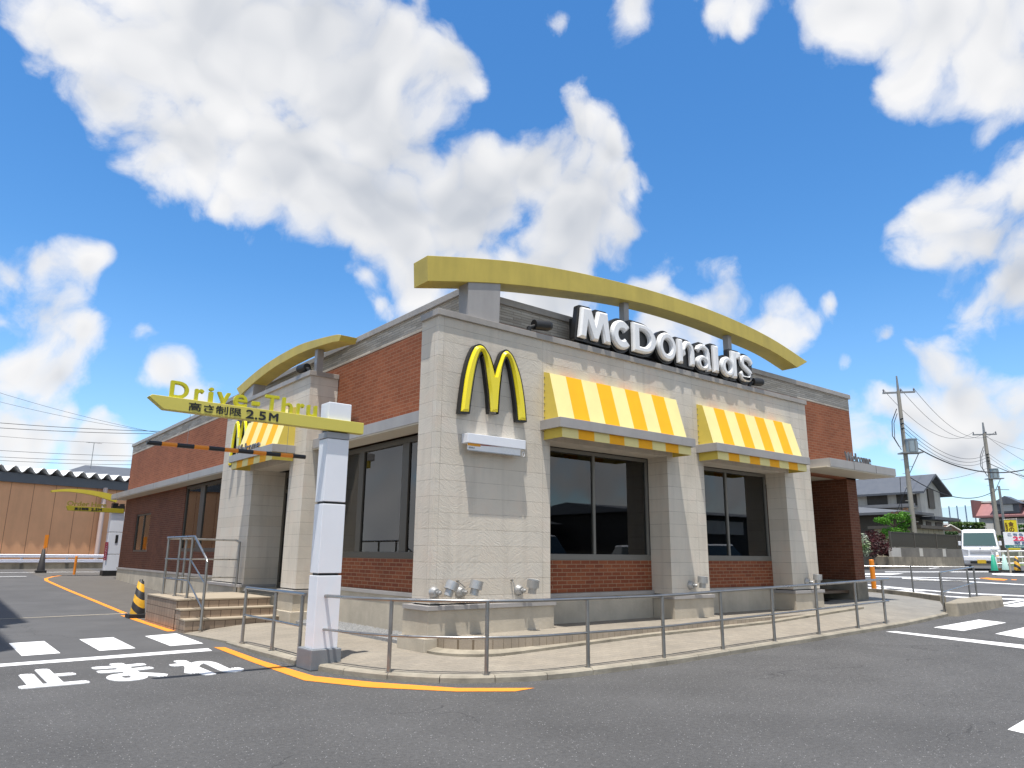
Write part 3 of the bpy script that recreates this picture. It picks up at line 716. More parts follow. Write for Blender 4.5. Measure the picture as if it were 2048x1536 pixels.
# --- tiled front block
FB = [(.06, .06, .735, 2.25, .525, 4.85), (5.15, .06, .735, 6.24, .525, 4.85), (9.1, .06, .735, 10.17, .525, 4.85), (2.25, .06, 3.20, 5.15, .525, 4.85), (6.24, .06, 3.20, 9.1, .525, 4.85)]
def facade(name, L):
    b = G()
    for q in L: b.box(*q)
    return b.build(name, STONE, B)
facade('front_facade', FB)
boxes('shadow_gap', BLACKP, [(.09, .09, .714, 2.22, .5, .735), (5.18, .09, .714, 6.21, .5, .735), (9.13, .09, .714, 10.14, .5, .735), (.24, 5.0, .712, .8, 5.56, .735), (.24, 7.86, .712, .8, 9.97, .735)])
boxes('facade_cap', CAPM, [(.018, .02, 4.85, 10.2, .516, 4.95)], bev=.006)
# --- tiled block round the side door
facade('side_facade', [(.206, 4.97, .735, .80, 5.70, 4.87), (.206, 7.80, .735, .80, 10.0, 4.87), (.206, 5.70, 3.20, .80, 7.80, 4.87)])
facade('door_reveal', [(.80, 7.80, .56, 1.6, 8.0, 3.2), (.80, 5.5, .56, 1.6, 5.70, 3.2), (.207, 7.801, .56, .80, 7.9, .735)])
boxes('facade_cap', CAPM, [(.16, 4.93, 4.87, .80, 10.04, 4.968)], bev=.006)
# --- canopy fascia along the side
boxes('side_canopy', FASCIA, [(.34, .53, 3.40, .80, 4.966, 3.585), (.34, 10.006, 3.40, .80, 24.2, 3.585)], bev=.004)
boxes('soffit', SOFFIT, [(.355, .532, 3.376, .86, 4.965, 3.40), (.355, 10.008, 3.376, .86, 24.18, 3.40)])
for y in (4.0, 13.5, 17.5, 21): boxes('canopy_joint', mat('joint_line', lin(96, 95, 94), .6), [(.3375, y, 3.40, .342, y + .012, 3.585)])
# --- entrance canopy at the right
boxes('entrance_canopy', FASCIA, [(10.37, -.335, 3.41, 13.58, YB - .002, 3.60), (XE + .002, YB, 3.41, 13.58, 3.0, 3.60)], bev=.004)
boxes('soffit', SOFFIT, [(10.23, -.32, 3.385, 13.56, YB + .02, 3.41), (10.23, YB + .02, 3.36, 13.1, 3.3, 3.385)])
boxes('canopy_joint', mat('canopy_joint_line', lin(92, 92, 92), .6), [(x, -.3385, 3.41, x + .014, -.334, 3.60) for x in (11.445, 12.528)])
boxes('rear_screen', FASCIA, [(XE + .01, .95, 3.6, 14.0, 1.6, 4.30)], bev=.004)
# --- interior
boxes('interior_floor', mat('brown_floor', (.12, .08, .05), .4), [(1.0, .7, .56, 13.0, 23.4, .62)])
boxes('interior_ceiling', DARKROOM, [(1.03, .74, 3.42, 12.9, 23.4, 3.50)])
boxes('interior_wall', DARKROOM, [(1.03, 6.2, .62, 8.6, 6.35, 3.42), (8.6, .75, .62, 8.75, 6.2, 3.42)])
lampm = emit_mat('warm_lamp', (1, .62, .25), 1.6)
for i, (x, y) in enumerate(((2.2, 2.4), (3.3, 3.4), (4.6, 2.2), (3.0, 4.6), (7.2, 2.6))):
    b = G(); b.cyl((x, y, 3.412), (x, y, 3.42), .07, n=14); b.build('ceiling_lamp', lampm, B)


def window(O, U, N, w, z0, z1, mull, rails=.06, mframe=FRAMEG, blind=True, botrail=.10, name='window', depth=.07, bz=(2.66, 2.97), glass=None):
    """O: lower start on the wall plane, U along, N into the room"""
    O = Vector(O); U = Vector(U); N = Vector(N); V = Vector((0, 0, 1)); O.z = 0
    b = G(); f = lambda u0, u1, v0, v1, n0=0, n1=depth: b.frame(O, U, V, N, u0, u1, v0, v1, n0, n1)
    f(0, w, z0, z0 + botrail, -.01); f(0, w, z1 - rails, z1); f(0, rails, z0 + botrail, z1 - rails); f(w - rails, w, z0 + botrail, z1 - rails)
    for mu, mw in mull: f(mu, mu + mw, z0 + botrail, z1 - rails, .002, depth - .002)
    W_ = b.build(name, mframe, B, bev=.004)
    edges = [rails] + [e for mu, mw in mull for e in (mu, mu + mw)] + [w - rails]
    for a, c in zip(edges[::2], edges[1::2]):
        p = G(); p.frame(O, U, V, N, a, c, z0 + botrail, z1 - rails, depth * .45, depth * .45 + .008); p.build('pane', glass or GLASS, W_)
    if blind:
        p = G(); k = max(1, int(w / .42)); dw = (w - .1) / k
        for i in range(k): p.frame(O, U, V, N, .05 + i * dw + .012, .05 + (i + 1) * dw - .012, bz[0], bz[1], .16, .2)
        p.frame(O, U, V, N, .03, w - .03, bz[1], z1, .15, .21)
        p.build('blind', BLIND, W_)
    return W_
window((2.25, .54, 0), (1, 0, 0), (0, 1, 0), 2.9, 1.317, 3.19, [(1.44, .055)])
window((6.24, .54, 0), (1, 0, 0), (0, 1, 0), 2.86, 1.317, 3.19, [(1.36, .055)])
window((.83, 4.97, 0), (0, -1, 0), (1, 0, 0), 4.44, 1.317, 3.34, [(1.08, .19), (2.68, .22)], mframe=BRONZE, botrail=.11, bz=(2.82, 3.12), rails=.09)
window((.83, 12.0, 0), (0, -1, 0), (1, 0, 0), 2.0, 1.40, 3.34, [(.9, .1)], mframe=BRONZE, blind=False)
w2 = window((.83, 15.35, 0), (0, -1, 0), (1, 0, 0), 3.35, 1.40, 3.34, [(1.45, .4)], mframe=BRONZE, blind=False, glass=GLASSC)
pb = G(); pb.box(.90, 13.95, 1.5, .92, 15.2, 2.7); pb.build('blind', mat('cream_shade', lin(240, 205, 150), .8), w2)
w3 = window((.83, 21.6, 0), (0, -1, 0), (1, 0, 0), 2.15, 1.38, 2.72, [(1.05, .06)], mframe=BRONZE, blind=False, botrail=.06, glass=GLASSC)
pb = G(); pb.box(.93, 19.5, 1.45, .95, 21.55, 2.66); pb.build('blind', mat('pale_cream_shade', lin(240, 212, 160), .8), w3)  # cream blind, a little paler than the nearer one
boxes('window_jamb', BRONZE, [(XB + .02, 10.0, 1.4, XB + .2, 10.06, 3.33), (XB, .525, 3.33, XB + .22, 4.97, 3.375), (XB, 10.0, 3.33, XB + .22, 15.35, 3.375)])
# side door, deep in its reveal
dr = G(); D0 = Vector((.95, 7.8, 0)); dd = lambda u0, u1, z0, z1, n0=0, n1=.06: dr.frame(D0, (0, -1, 0), (0, 0, 1), (1, 0, 0), u0, u1, z0, z1, n0, n1)
dd(0, 2.1, 3.08, 3.2); dd(0, .08, .58, 3.08); dd(2.02, 2.1, .58, 3.08); dd(.98, 1.1, .58, 3.08, -.005, .055); dd(.08, .98, .58, .75); dd(1.1, 2.02, .58, .75); dd(.08, .98, 2.72, 2.8); dd(1.1, 2.02, 2.72, 2.8)
door = dr.build('door', BRONZE, B, bev=.004)
for a, c in ((.08, .98), (1.1, 2.02)):
    p = G(); p.frame(D0, (0, -1, 0), (0, 0, 1), (1, 0, 0), a, c, .75, 3.08, .025, .033); p.build('pane', GLASS, door)
p = G(); p.frame(D0, (0, -1, 0), (0, 0, 1), (1, 0, 0), 1.12, 1.98, 1.42, 1.47, -.05, -.01); p.build('handle', STEEL, door)
p = G(); p.frame(D0, (0, -1, 0), (0, 0, 1), (1, 0, 0), 1.22, 1.38, 2.02, 2.14, -.004, .0, 0); p.frame(D0, (0, -1, 0), (0, 0, 1), (1, 0, 0), 1.20, 1.4, 1.86, 2.0, -.004, .0, 1)
p.build('sticker', [mat('sticker_yellow', (.6, .42, .03)), mat('sticker_red', (.5, .05, .03))], door)
boxes('threshold', CONC_D, [(.2, 5.70, .05, 1.3, 7.8, .575)])

# --- raised tile ledge along the front, with its gutter stone
AP = spline([(.16, .02, 0), (.17, -.2, 0), (.32, -.46, 0), (.68, -.64, 0), (1.33, -.66, 0), (3.6, -.65, 0), (7, -.65, 0), (10.3, -.65, 0)], 5)
lg = G(); top = [Vector((p.x, p.y, .31)) for p in AP] + [Vector((10.3, .55, .31)), Vector((.16, .55, .31))]
lg.prism([Vector((p.x, p.y, .05)) for p in top], (0, 0, .258)); struct(lg.build('ledge_riser', TILE))
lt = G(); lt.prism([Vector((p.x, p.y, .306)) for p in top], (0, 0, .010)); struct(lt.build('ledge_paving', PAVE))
gs = G(); outp = []
for i, p in enumerate(AP):
    t = (AP[min(i + 1, len(AP) - 1)] - AP[max(0, i - 1)]).normalized(); nn = Vector((t.y, -t.x, 0)); outp.append((p, p + nn * -.0, p + nn * .16))
for (a, _, c), (a2, _, c2) in zip(outp, outp[1:]):
    zi = .185
    z = lambda q: max(.15, interp(IT, q.x) + .03)
    gs.add([(a.x, a.y, max(zi, z(a))), (c.x, c.y, z(c)), (c.x, c.y, .02), (a2.x, a2.y, max(zi, z(a2))), (c2.x, c2.y, z(c2)), (c2.x, c2.y, .02)], [(0, 1, 4, 3), (1, 2, 5, 4)], 0, False)
struct(gs.build('ledge_kerb', CONC_D))


# ================================================================== AWNINGS
def awning(name, label, O, U, N, w, n, group, topz=4.32):
    """O on the wall at ground level, U along the wall, N outward; n stripes"""
    r = thing(name, label, 'awning', (O[0] + U[0] * w / 2, O[1] + U[1] * w / 2, 3.2), group=group)
    O, U, N = Vector(O), Vector(U), Vector(N); P = lambda u, o, z: O + U * u + N * o + Vector((0, 0, z))
    c = G()
    for i in range(n):
        a, b = w * i / n, w * (i + 1) / n; mi = i % 2
        c.add([P(a, .14, topz - .045), P(b, .14, topz - .045), P(b, .357, 3.49), P(a, .357, 3.49)], [(0, 1, 2, 3)], mi)
        c.add([P(a, 0, topz), P(b, 0, topz), P(b, .14, topz - .045), P(a, .14, topz - .045)], [(0, 1, 2, 3)], mi)
    for u in (0, w): c.add([P(u, 0, topz), P(u, .14, topz - .045), P(u, .357, 3.49), P(u, 0, 3.49)], [(0, 1, 2, 3)], 2)
    c.build('fabric', [CREAMF, ORANF, YELF], r)
    b = G(); fr = lambda u0, u1, o0, o1, z0, z1: b.frame(O, U, N, (0, 0, 1), u0, u1, o0, o1, z0, z1)
    fr(-.08, w + .08, .45, .482, 3.345, 3.50); fr(-.08, -.05, 0.002, .45, 3.345, 3.50); fr(w + .05, w + .08, 0.002, .45, 3.345, 3.50); fr(-.05, w + .05, .002, .45, 3.475, 3.492)
    b.build('band', FASCIA, r, bev=.003)
    v = G()
    for i in range(n):
        a, q = .0 + (w) * i / n, (w) * (i + 1) / n
        v.add([P(a, .425, 3.40), P(q, .425, 3.40), P(q, .434, 3.195), P(a, .434, 3.195)], [(0, 1, 2, 3)], i % 2)
        v.add([P(a, .420, 3.40), P(q, .420, 3.40), P(q, .425, 3.195), P(a, .425, 3.195)], [(3, 2, 1, 0)], i % 2)
        v.add([P(a, .434, 3.195), P(q, .434, 3.195), P(q, .425, 3.195), P(a, .425, 3.195)], [(0, 1, 2, 3)], i % 2)
    for u in (0, w): v.add([P(u, .002, 3.40), P(u, .43, 3.40), P(u, .434, 3.195), P(u, .002, 3.195)], [(0, 1, 2, 3)], 2)
    v.build('valance', [CREAMF, ORANF, YELF], r)
    k = G()
    for z in [3.55 + .11 * i for i in range(7)]:
        for u in (0,): k.frame(O, U, N, (0, 0, 1), u - .006, u + .001, .012, .03, z, z + .018)
    k.build('lacing', STEELD, r)
    return r
awning('window_awning', 'yellow and orange striped awning over the wider front window beside the big letter sign', (2.12, .06, 0), (1, 0, 0), (0, -1, 0), 3.19, 9, 'striped awnings on the building')
awning('window_awning', 'striped awning at the right end of the front wall, next to the brick corner', (6.11, .06, 0), (1, 0, 0), (0, -1, 0), 3.15, 9, 'striped awnings on the building')
a3 = awning('door_awning', 'narrow striped awning above the side door with a small Welcome sign on its ledge', (.206, 8.0, 0), (0, -1, 0), (-1, 0, 0), 2.44, 7, 'striped awnings on the building')

# ================================================================== LETTER SIGNS
def welcome(label, M, x0, x1, z0, z1):
    t = G(); txt_into(t, 'Welcome', M, x0, x1, z0, z1, ext=.012, bold=.003)
    o = t.build('welcome_sign', mat('grey_letter_metal', lin(112, 112, 114), .45, .3), None)
    return tag(o, label, 'sign', 'grey Welcome letter signs')
welcome('grey Welcome letters standing on the edge of the canopy at the brick corner', AX_FRONT @ Matrix.Translation((0, 0, .335 - .05)), 11.16, 12.39, 3.595, 3.82)
welcome('small grey Welcome letters on the ledge of the side door awning', AX_LEFT @ Matrix.Translation((0, 0, .274 - .06)), -7.82, -6.35, 3.495, 3.70)

# ---- twin-arch letter emblems
ARCH_O = [[(.37, 3.41), (.395, 3.65), (.436, 3.946), (.50, 4.20), (.585, 4.395), (.648, 4.445), (.706, 4.458), (.765, 4.44), (.82, 4.385), (.87, 4.32), (.93, 4.18), (.979, 4.02)],
          [(.979, 4.02), (1.015, 4.15), (1.058, 4.263), (1.11, 4.39), (1.155, 4.445), (1.201, 4.466), (1.25, 4.45), (1.31, 4.405), (1.377, 4.30), (1.455, 4.13), (1.511, 3.936), (1.558, 3.68), (1.588, 3.425)]]
ARCH_I = [[(1.442, 3.414), (1.415, 3.65), (1.36, 3.96), (1.295, 4.22), (1.243, 4.345), (1.199, 4.378), (1.16, 4.34), (1.122, 4.23), (1.092, 4.077), (1.06, 3.80), (1.039, 3.483)],
          [(.905, 3.472), (.88, 3.72), (.845, 3.93), (.80, 4.18), (.755, 4.33), (.715, 4.374), (.675, 4.32), (.622, 4.163), (.575, 3.93), (.53, 3.62), (.509, 3.42)]]
def emblem(label, place, k=1.0):
    L = []
    for a in ARCH_O: L += [(p.x, p.y) for p in spline([(x, z, 0) for x, z in a], 4)]
    for a in ARCH_I: L += [(p.x, p.y) for p in spline([(x, z, 0) for x, z in a], 4)]
    L = [(-5.51336 + (x + 5.51336) * k, 1.4 + (z - 1.4) * k) for x, z in L]
    r = thing('arch_emblem', label, 'sign', place @ Vector((.98, 3.4, 0)), group='yellow twin-arch emblems')
    bk = offset_poly(L, .028)
    b = G(); b.mesh(outline_mesh([bk], .04), place @ Matrix.Translation((0, 0, .055))); b.build('backing', BLACKM, r)
    f = G(); chamfer_solid(f, [L], place @ Matrix.Translation((0, 0, .095)), .012, .034); f.build('face', YELM, r)
    return r
emblem('large yellow twin-arch letter emblem on the pale front wall of the corner', AX_FRONT @ Matrix.Translation((0, 0, -.06)), 1.0095)
emblem('yellow twin-arch letter emblem on the side wall next to the door awning', AX_LEFT @ Matrix.Translation((-9.6, 0, -.206)))

# ---- big white channel letters on the roof edge
def big_sign():
    r = thing('storefront_letter_sign', 'large white letters with black surrounds spelling the restaurant name on the roof edge', 'sign', (5.4, .15, 4.95))
    S = 1.0093
    T = lambda x, z: (-5.51336 + (x + 5.51336) * S, 1.4 + (z - 1.4) * S)
    zp = lambda a, b: (1140 + a / 9.6, 600 + b / 9.6)
    pts = []
    for a, b in [(240, 125), (420, 170), (495, 475), (550, 215), (730, 260), (800, 855), (670, 825), (628, 520), (555, 795), (445, 765), (350, 430), (325, 740), (185, 695)]:
        p = on(*zp(a, b), 1, -.02); pts.append((p.x, p.z))
    def box(l, x0, x1, z0, z1): # unit letter -> measured box
        a = T(x0, z0); b = T(x1, z1); return [[(a[0] + x * (b[0] - a[0]), a[1] + z * (b[1] - a[1])) for x, z in q] for q in l]
    ring = lambda wx, wz: [ell(.5, .5, .5, .5, 40), ell(.5, .5, .5 - wx, .5 - wz, 40)]
    cP = stroke(ell(.5 + .02, .5, .5 - .165, .5 - .15, 30, 36, 324), [.33] * 31)
    cP = [(x, y) for x, y in cP]
    LET = []
    LET.append(('M', [pts], []))
    LET.append(('c', box([[(p[0], p[1]) for p in cP]], 3.585, 4.11, 5.0, 5.53), []))
    Do = [(0, 0), (0, 1), (.42, 1)] + ell(.42, .5, .58, .5, 22, 88, -88) + [(.42, 0)]
    Di = [(.28, .22), (.28, .78), (.42, .78)] + ell(.42, .5, .28, .28, 18, 86, -86) + [(.42, .22)]
    LET.append(('D', box([Do, Di], 4.15, 4.79, 5.02, 5.577), []))
    LET.append(('o', box(ring(.265, .245), 4.846, 5.37, 5.0, 5.555), []))
    nar = stroke([(.34, .30), (.35, .55), (.42, .73), (.55, .845), (.70, .83), (.81, .74), (.855, .60), (.865, .45), (.867, 0)], [.02, .14, .2, .23, .25, .265, .268, .268, .268])
    LET.append(('n', box([nar], 5.428, 5.93, 5.025, 5.53), box([[(0, 0), (.27, 0), (.27, 1), (0, 1)]], 5.428, 5.93, 5.025, 5.505)))
    hook = stroke([(.10, .70), (.18, .83), (.34, .90), (.52, .895), (.67, .82), (.72, .66), (.73, .5), (.735, .25), (.80, .0)], [.2, .22, .21, .21, .24, .26, .26, .26, .3])
    bowl = [ell(.40, .285, .40, .285, 30), ell(.43, .27, .17, .13, 24)]
    LET.append(('a', box([hook], 6.0, 6.50, 5.01, 5.535), box(bowl, 6.0, 6.48, 5.0, 5.535)))
    LET.append(('l', box([[(0, 0), (1, 0), (1, 1), (0, 1)]], 6.552, 6.71, 5.025, 5.585), []))
    db = [ell(.42, .42, .42, .42, 36), ell(.44, .42, .16, .20, 30)]
    LET.append(('d', box([[(.70, 0.02), (1, 0.03), (1, 1), (.71, 1)]], 6.789, 7.33, 4.99, 5.585), box(db, 6.789, 7.33, 4.995, 5.50)))
    LET.append(("'", box([[(0, .0), (.0, .1), (0, 1), (1, 1), (1, .15), (.9, 0)]], 7.35, 7.485, 5.445, 5.59), []))
    sp = spline([(.93, .70, 0), (.82, .85, 0), (.60, .90, 0), (.33, .88, 0), (.19, .74, 0), (.27, .60, 0), (.52, .50, 0), (.78, .38, 0), (.84, .24, 0), (.70, .12, 0), (.46, .095, 0), (.22, .13, 0), (.08, .31, 0)], 4)
    LET.append(('s', box([stroke([(p.x, p.y) for p in sp], .20)], 7.44, 7.925, 5.0, 5.565), []))
    bg = G()
    for ch, A, Bp in LET:
        f = G()
        # white faces with a broad chamfer
        for k, part in enumerate([A] + ([Bp] if Bp else [])):
            chamfer_solid(f, part, AX_FRONT @ Matrix.Translation((0, 0, -.045 + k * .004)), .045, .022 if ch == 's' else .034)
        f.build('letter', WHITEP, r)
        # black surround: follows the letter, a little wider and deeper
        allp = A[0] + (Bp[0] if Bp else [])
        groups = [allp]
        if ch == 'M':
            groups = [[pts[12], pts[0], pts[1], pts[2], pts[8], pts[9]], [pts[2], pts[3], pts[4], pts[5], pts[6], pts[8]], [pts[0], pts[1], pts[10], pts[11], pts[12]]]
            groups = [groups[0], groups[1]]
        if ch == 'd': groups = [A[0], Bp[0]]
        for k, P in enumerate(groups):
            H = hull(P); Hb = rounded(H, .05)
            b = outline_mesh([Hb], .05); bg.mesh(b, AX_FRONT @ Matrix.Translation((0, 0, -.102 - .003 * k - .0013 * (ord(ch) % 5))))
    # tray behind the letters and feet on the coping
    a = T(2.80, 5.05); c = T(7.85, 5.40)
    bg.box(a[0], .158, a[1] - .02, c[0], .25, c[1])
    bg.build('backing', BLACKM, r)
    ft = G()
    for x in (3.2, 4.4, 5.6, 6.6, 7.6): ft.box(x - .05, .1, 4.951, x + .05, .26, 5.08)
    ft.build('foot', BLACKM, r)
def hull(P):
    P = sorted(set((round(p[0], 5), round(p[1], 5)) for p in P)); cr = lambda o, a, b: (a[0] - o[0]) * (b[1] - o[1]) - (a[1] - o[1]) * (b[0] - o[0])
    lo, up = [], []
    for p in P:
        while len(lo) > 1 and cr(lo[-2], lo[-1], p) <= 0: lo.pop()
        lo.append(p)
    for p in reversed(P):
        while len(up) > 1 and cr(up[-2], up[-1], p) <= 0: up.pop()
        up.append(p)
    return lo[:-1] + up[:-1]
def rounded(H, d, n=5):
    out = []
    for i in range(len(H)):
        p, a, b = Vector(H[i]), Vector(H[i - 1]), Vector(H[(i + 1) % len(H)])
        e0 = (p - a).normalized(); e1 = (b - p).normalized(); t0 = math.atan2(-e0.x, e0.y); t1 = math.atan2(-e1.x, e1.y)
        while t1 < t0: t1 += 2 * math.pi
        k = max(1, int((t1 - t0) / .35))
        for q in range(k + 1):
            t = t0 + (t1 - t0) * q / k; out.append((p.x + d * math.cos(t), p.y + d * math.sin(t)))
    return out
big_sign()

# ---- curved yellow roof beams
def roof_beam(label, top, bot, U, N, O, n0, n1, piers, slope=0):
    """top / bot: (u, z) outline of the beam; depth from n0 to n1 along N"""
    O, U, N = Vector(O), Vector(U), Vector(N); V = Vector((0, 0, 1))
    r = thing('roof_beam', label, 'roof beam', O + U * top[len(top) // 2][0] + V * 4.95, group='curved yellow roof beams')
    a = spline([(u, z, 0) for u, z in top], 6); b = spline([(u, z, 0) for u, z in bot], 6)
    f = lambda n, q: O + U * q.x + V * q.y + N * n
    m = min(len(a), len(b)); A = [a[int(i * (len(a) - 1) / (m - 1))] for i in range(m)]; Bq = [b[int(i * (len(b) - 1) / (m - 1))] for i in range(m)]
    g_ = G(); vs = []
    for p, q in zip(A, Bq): vs += [f(n0, p), f(n1, p), f(n1, q), f(n0, q)]
    fs = []
    for i in range(m - 1):
        for k in range(4): fs.append((i * 4 + k, i * 4 + (k + 1) % 4, (i + 1) * 4 + (k + 1) % 4, (i + 1) * 4 + k))
    fs += [(0, 1, 2, 3), (4 * m - 1, 4 * m - 2, 4 * m - 3, 4 * m - 4)]
    g_.add(vs, fs); g_.build('beam', YELB, r, bev=.006)
    for nm, u0, u1, w0, w1, z0, z1, taper in piers:
        p = G(); c = (u0 + u1) / 2
        vs = [O + U * (c + (u - c) * k) + N * w + V * z for z, k in ((z0, 1 - taper), (z1, 1 + taper)) for w in (w0, w1) for u in (u0, u1)]
        p.add(vs, [(0, 2, 3, 1), (4, 5, 7, 6), (0, 1, 5, 4), (2, 6, 7, 3), (0, 4, 6, 2), (1, 3, 7, 5)])
        p.build(nm, FASCIA, r, bev=.004)
    return r
roof_beam('long curved yellow beam rising over the front roof edge above the white letters',
          [(-.156, 5.753), (.8, 5.965), (1.74, 6.138), (3.2, 6.309), (5.07, 6.424), (7.13, 6.426), (8.99, 6.265), (10.54, 5.962)],
          [(-.131, 5.352), (1.246, 5.653), (2.883, 5.902), (4.0, 6.04), (5.05, 6.112), (6.3, 6.125), (7.4, 6.077), (8.95, 5.962), (10.07, 5.741)],
          (1, 0, 0), (0, 1, 0), (0, 0, 0), .1, .5, [('support', .62, 1.24, .12, .38, 4.951, 5.66, .03), ('post', 4.27, 4.40, .22, .35, 4.951, 6.09, 0), ('post', 7.53, 7.66, .22, .35, 4.951, 6.09, 0)])
roof_beam('short curved yellow beam on the roof edge above the side door',
          [(-9.596, 5.396), (-8.4, 5.57), (-7.308, 5.665), (-6.3, 5.69), (-5.416, 5.66), (-4.09, 5.51), (-3.72, 5.43)],
          [(-9.274, 5.163), (-8.4, 5.32), (-7.2, 5.45), (-6.2, 5.48), (-5.4, 5.47), (-4.3, 5.39), (-3.80, 5.325)],
          (0, -1, 0), (1, 0, 0), (.2, 0, 0), .02, .36, [('support', -9.05, -8.45, .05, .34, 4.969, 5.33, .05), ('post', -5.08, -4.95, .1, .24, 4.969, 5.44, 0)])

# ---- retractable banner box under the front emblem
r = thing('banner_box', 'white wall box with a partly drawn banner under the large emblem', 'banner box', (1.06, 0, 2.95))
b = G(); b.box(.515, -.10, 2.975, 1.61, .058, 3.115); b.build('housing', PILW, r, bev=.006)
b = G(); b.box(.53, -.082, 2.87, 1.52, -.072, 2.974); b.box(.53, -.0835, 2.935, .76, -.082, 2.972, 1)
b.add([(.76, -.0835, 2.955), (.76, -.0835, 2.972), (1.2, -.0835, 2.972)], [(0, 1, 2)], 2)
txt_into(b, '期間限定', AX_FRONT @ Matrix.Translation((0, 0, .082)), .55, .66, 2.895, 2.922, ext=.001, mi=3)
b.build('banner', [WHITEP, mat('banner_orange', (.75, .32, .02)), mat('banner_red', (.3, .02, .02)), BLACKP], r)
b = G(); b.cyl((.53, -.077, 2.866), (1.52, -.077, 2.866), .012, n=10); b.build('bottom_bar', STEEL, r)
b = G(); b.tube([(1.575 + .022 * math.sin(a), -.085, 2.90 + .035 * math.cos(a)) for a in [k * .5236 for k in range(13)]], .005, 6); b.build('pull_ring', WHITEP, r)

# ---- floodlights
def floodlight(x, aim, label):
    r = thing('wall_floodlight', label, 'floodlight', (x, .06, .89), group='aluminium floodlights along the front plinth')
    al = FLOODM
    b = G(); b.cyl((x, .058, .885), (x, .035, .885), .082, .078, 20); b.cyl((x, .035, .885), (x, -.02, .885), .076, .05, 20); b.build('base', al, r)
    b = G(); b.cyl((x + .0, -.02, .885), (x + .035, -.075, .885), .022, n=12); b.cyl((x + .02, -.03, .885), (x + .02, -.06, .885), .034, n=12); b.build('joint', al, r)
    c = Vector((x + .10, -.14, .845)); d = Vector(aim).normalized()
    b = G(); b.cyl(c, c + d * .09, .060, .060, 20); b.cyl(c + d * .085, c + d * .20, .092, .092, 22, cap=False); b.cyl(c + d * .20, c + d * .195, .092, .078, 22, cap=False); b.cyl(c + d * .195, c + d * .10, .078, .07, 22, cap=False); b.cyl(c + d * .085, c + d * .0851, .092, .05, 22); b.cyl(c + d * .11, c + d * .111, .075, .074, 18); b.build('head', al, r)
    return r
FLOODM = mat('cast_aluminium', lin(176, 176, 174), .38, .55, .5, var=.08, vscale=8)
floodlight(.12, (.42, -.05, 1), 'aluminium floodlight at the corner edge of the first pier, tilted to the right')
floodlight(.55, (.25, -.05, 1), 'aluminium floodlight beside the corner one, held by a short safety clip')
floodlight(1.61, (0, -.16, 1), 'aluminium floodlight on the first pier aimed straight up')
floodlight(5.66, (.02, -.08, 1), 'aluminium floodlight at the foot of the pier between the two front windows')
floodlight(9.63, (.0, -.08, 1), 'aluminium floodlight at the foot of the last pier by the brick corner')
for x, tilt, lb in ((.50, .09, 'steel safety clip above the second floodlight'), (1.47, .01, 'dark safety cord hanging left of the upright floodlight')):
    b = G(); b.cyl((x, .055, 1.03), (x, .02, 1.03), .014, n=8); b.tube([(x, .03, 1.025), (x + tilt * .5, .0, .985), (x + tilt, -.02, .94 if tilt > .05 else .86)], .007, 6)
    tag(b.build('safety_cord', STEELD), lb, 'safety cord')
def spot(c, d, label):
    r = thing('roof_spotlight', label, 'spotlight', c, group='black spotlights on the roof edge')
    c = Vector(c); d = Vector(d).normalized()
    b = G(); b.cyl(c + Vector((0, 0, -.0)), c + Vector((0, 0, .07)), .04, n=10); b.cyl(c + Vector((0, 0, .06)), c + d * .14 + Vector((0, 0, .10)), .035, n=10); b.build('bracket', BLACKP, r)
    b = G(); h = c + d * .1 + Vector((0, 0, .12)); b.cyl(h, h + d * .30, .085, .088, 18); b.cyl(h + d * .30, h + d * .35, .088, .07, 18); b.build('head', BLACKP, r)
spot((1.80, .06, 4.952), (1, -.05, .12), 'black cylindrical spotlight on the roof edge left of the white letters')
spot((7.98, .06, 4.952), (1, -.05, .1), 'black cylindrical spotlight on the roof edge right of the white letters')
spot((.24, 5.15, 4.970), (-.1, 1, .05), 'black spotlight on the roof edge above the side door')

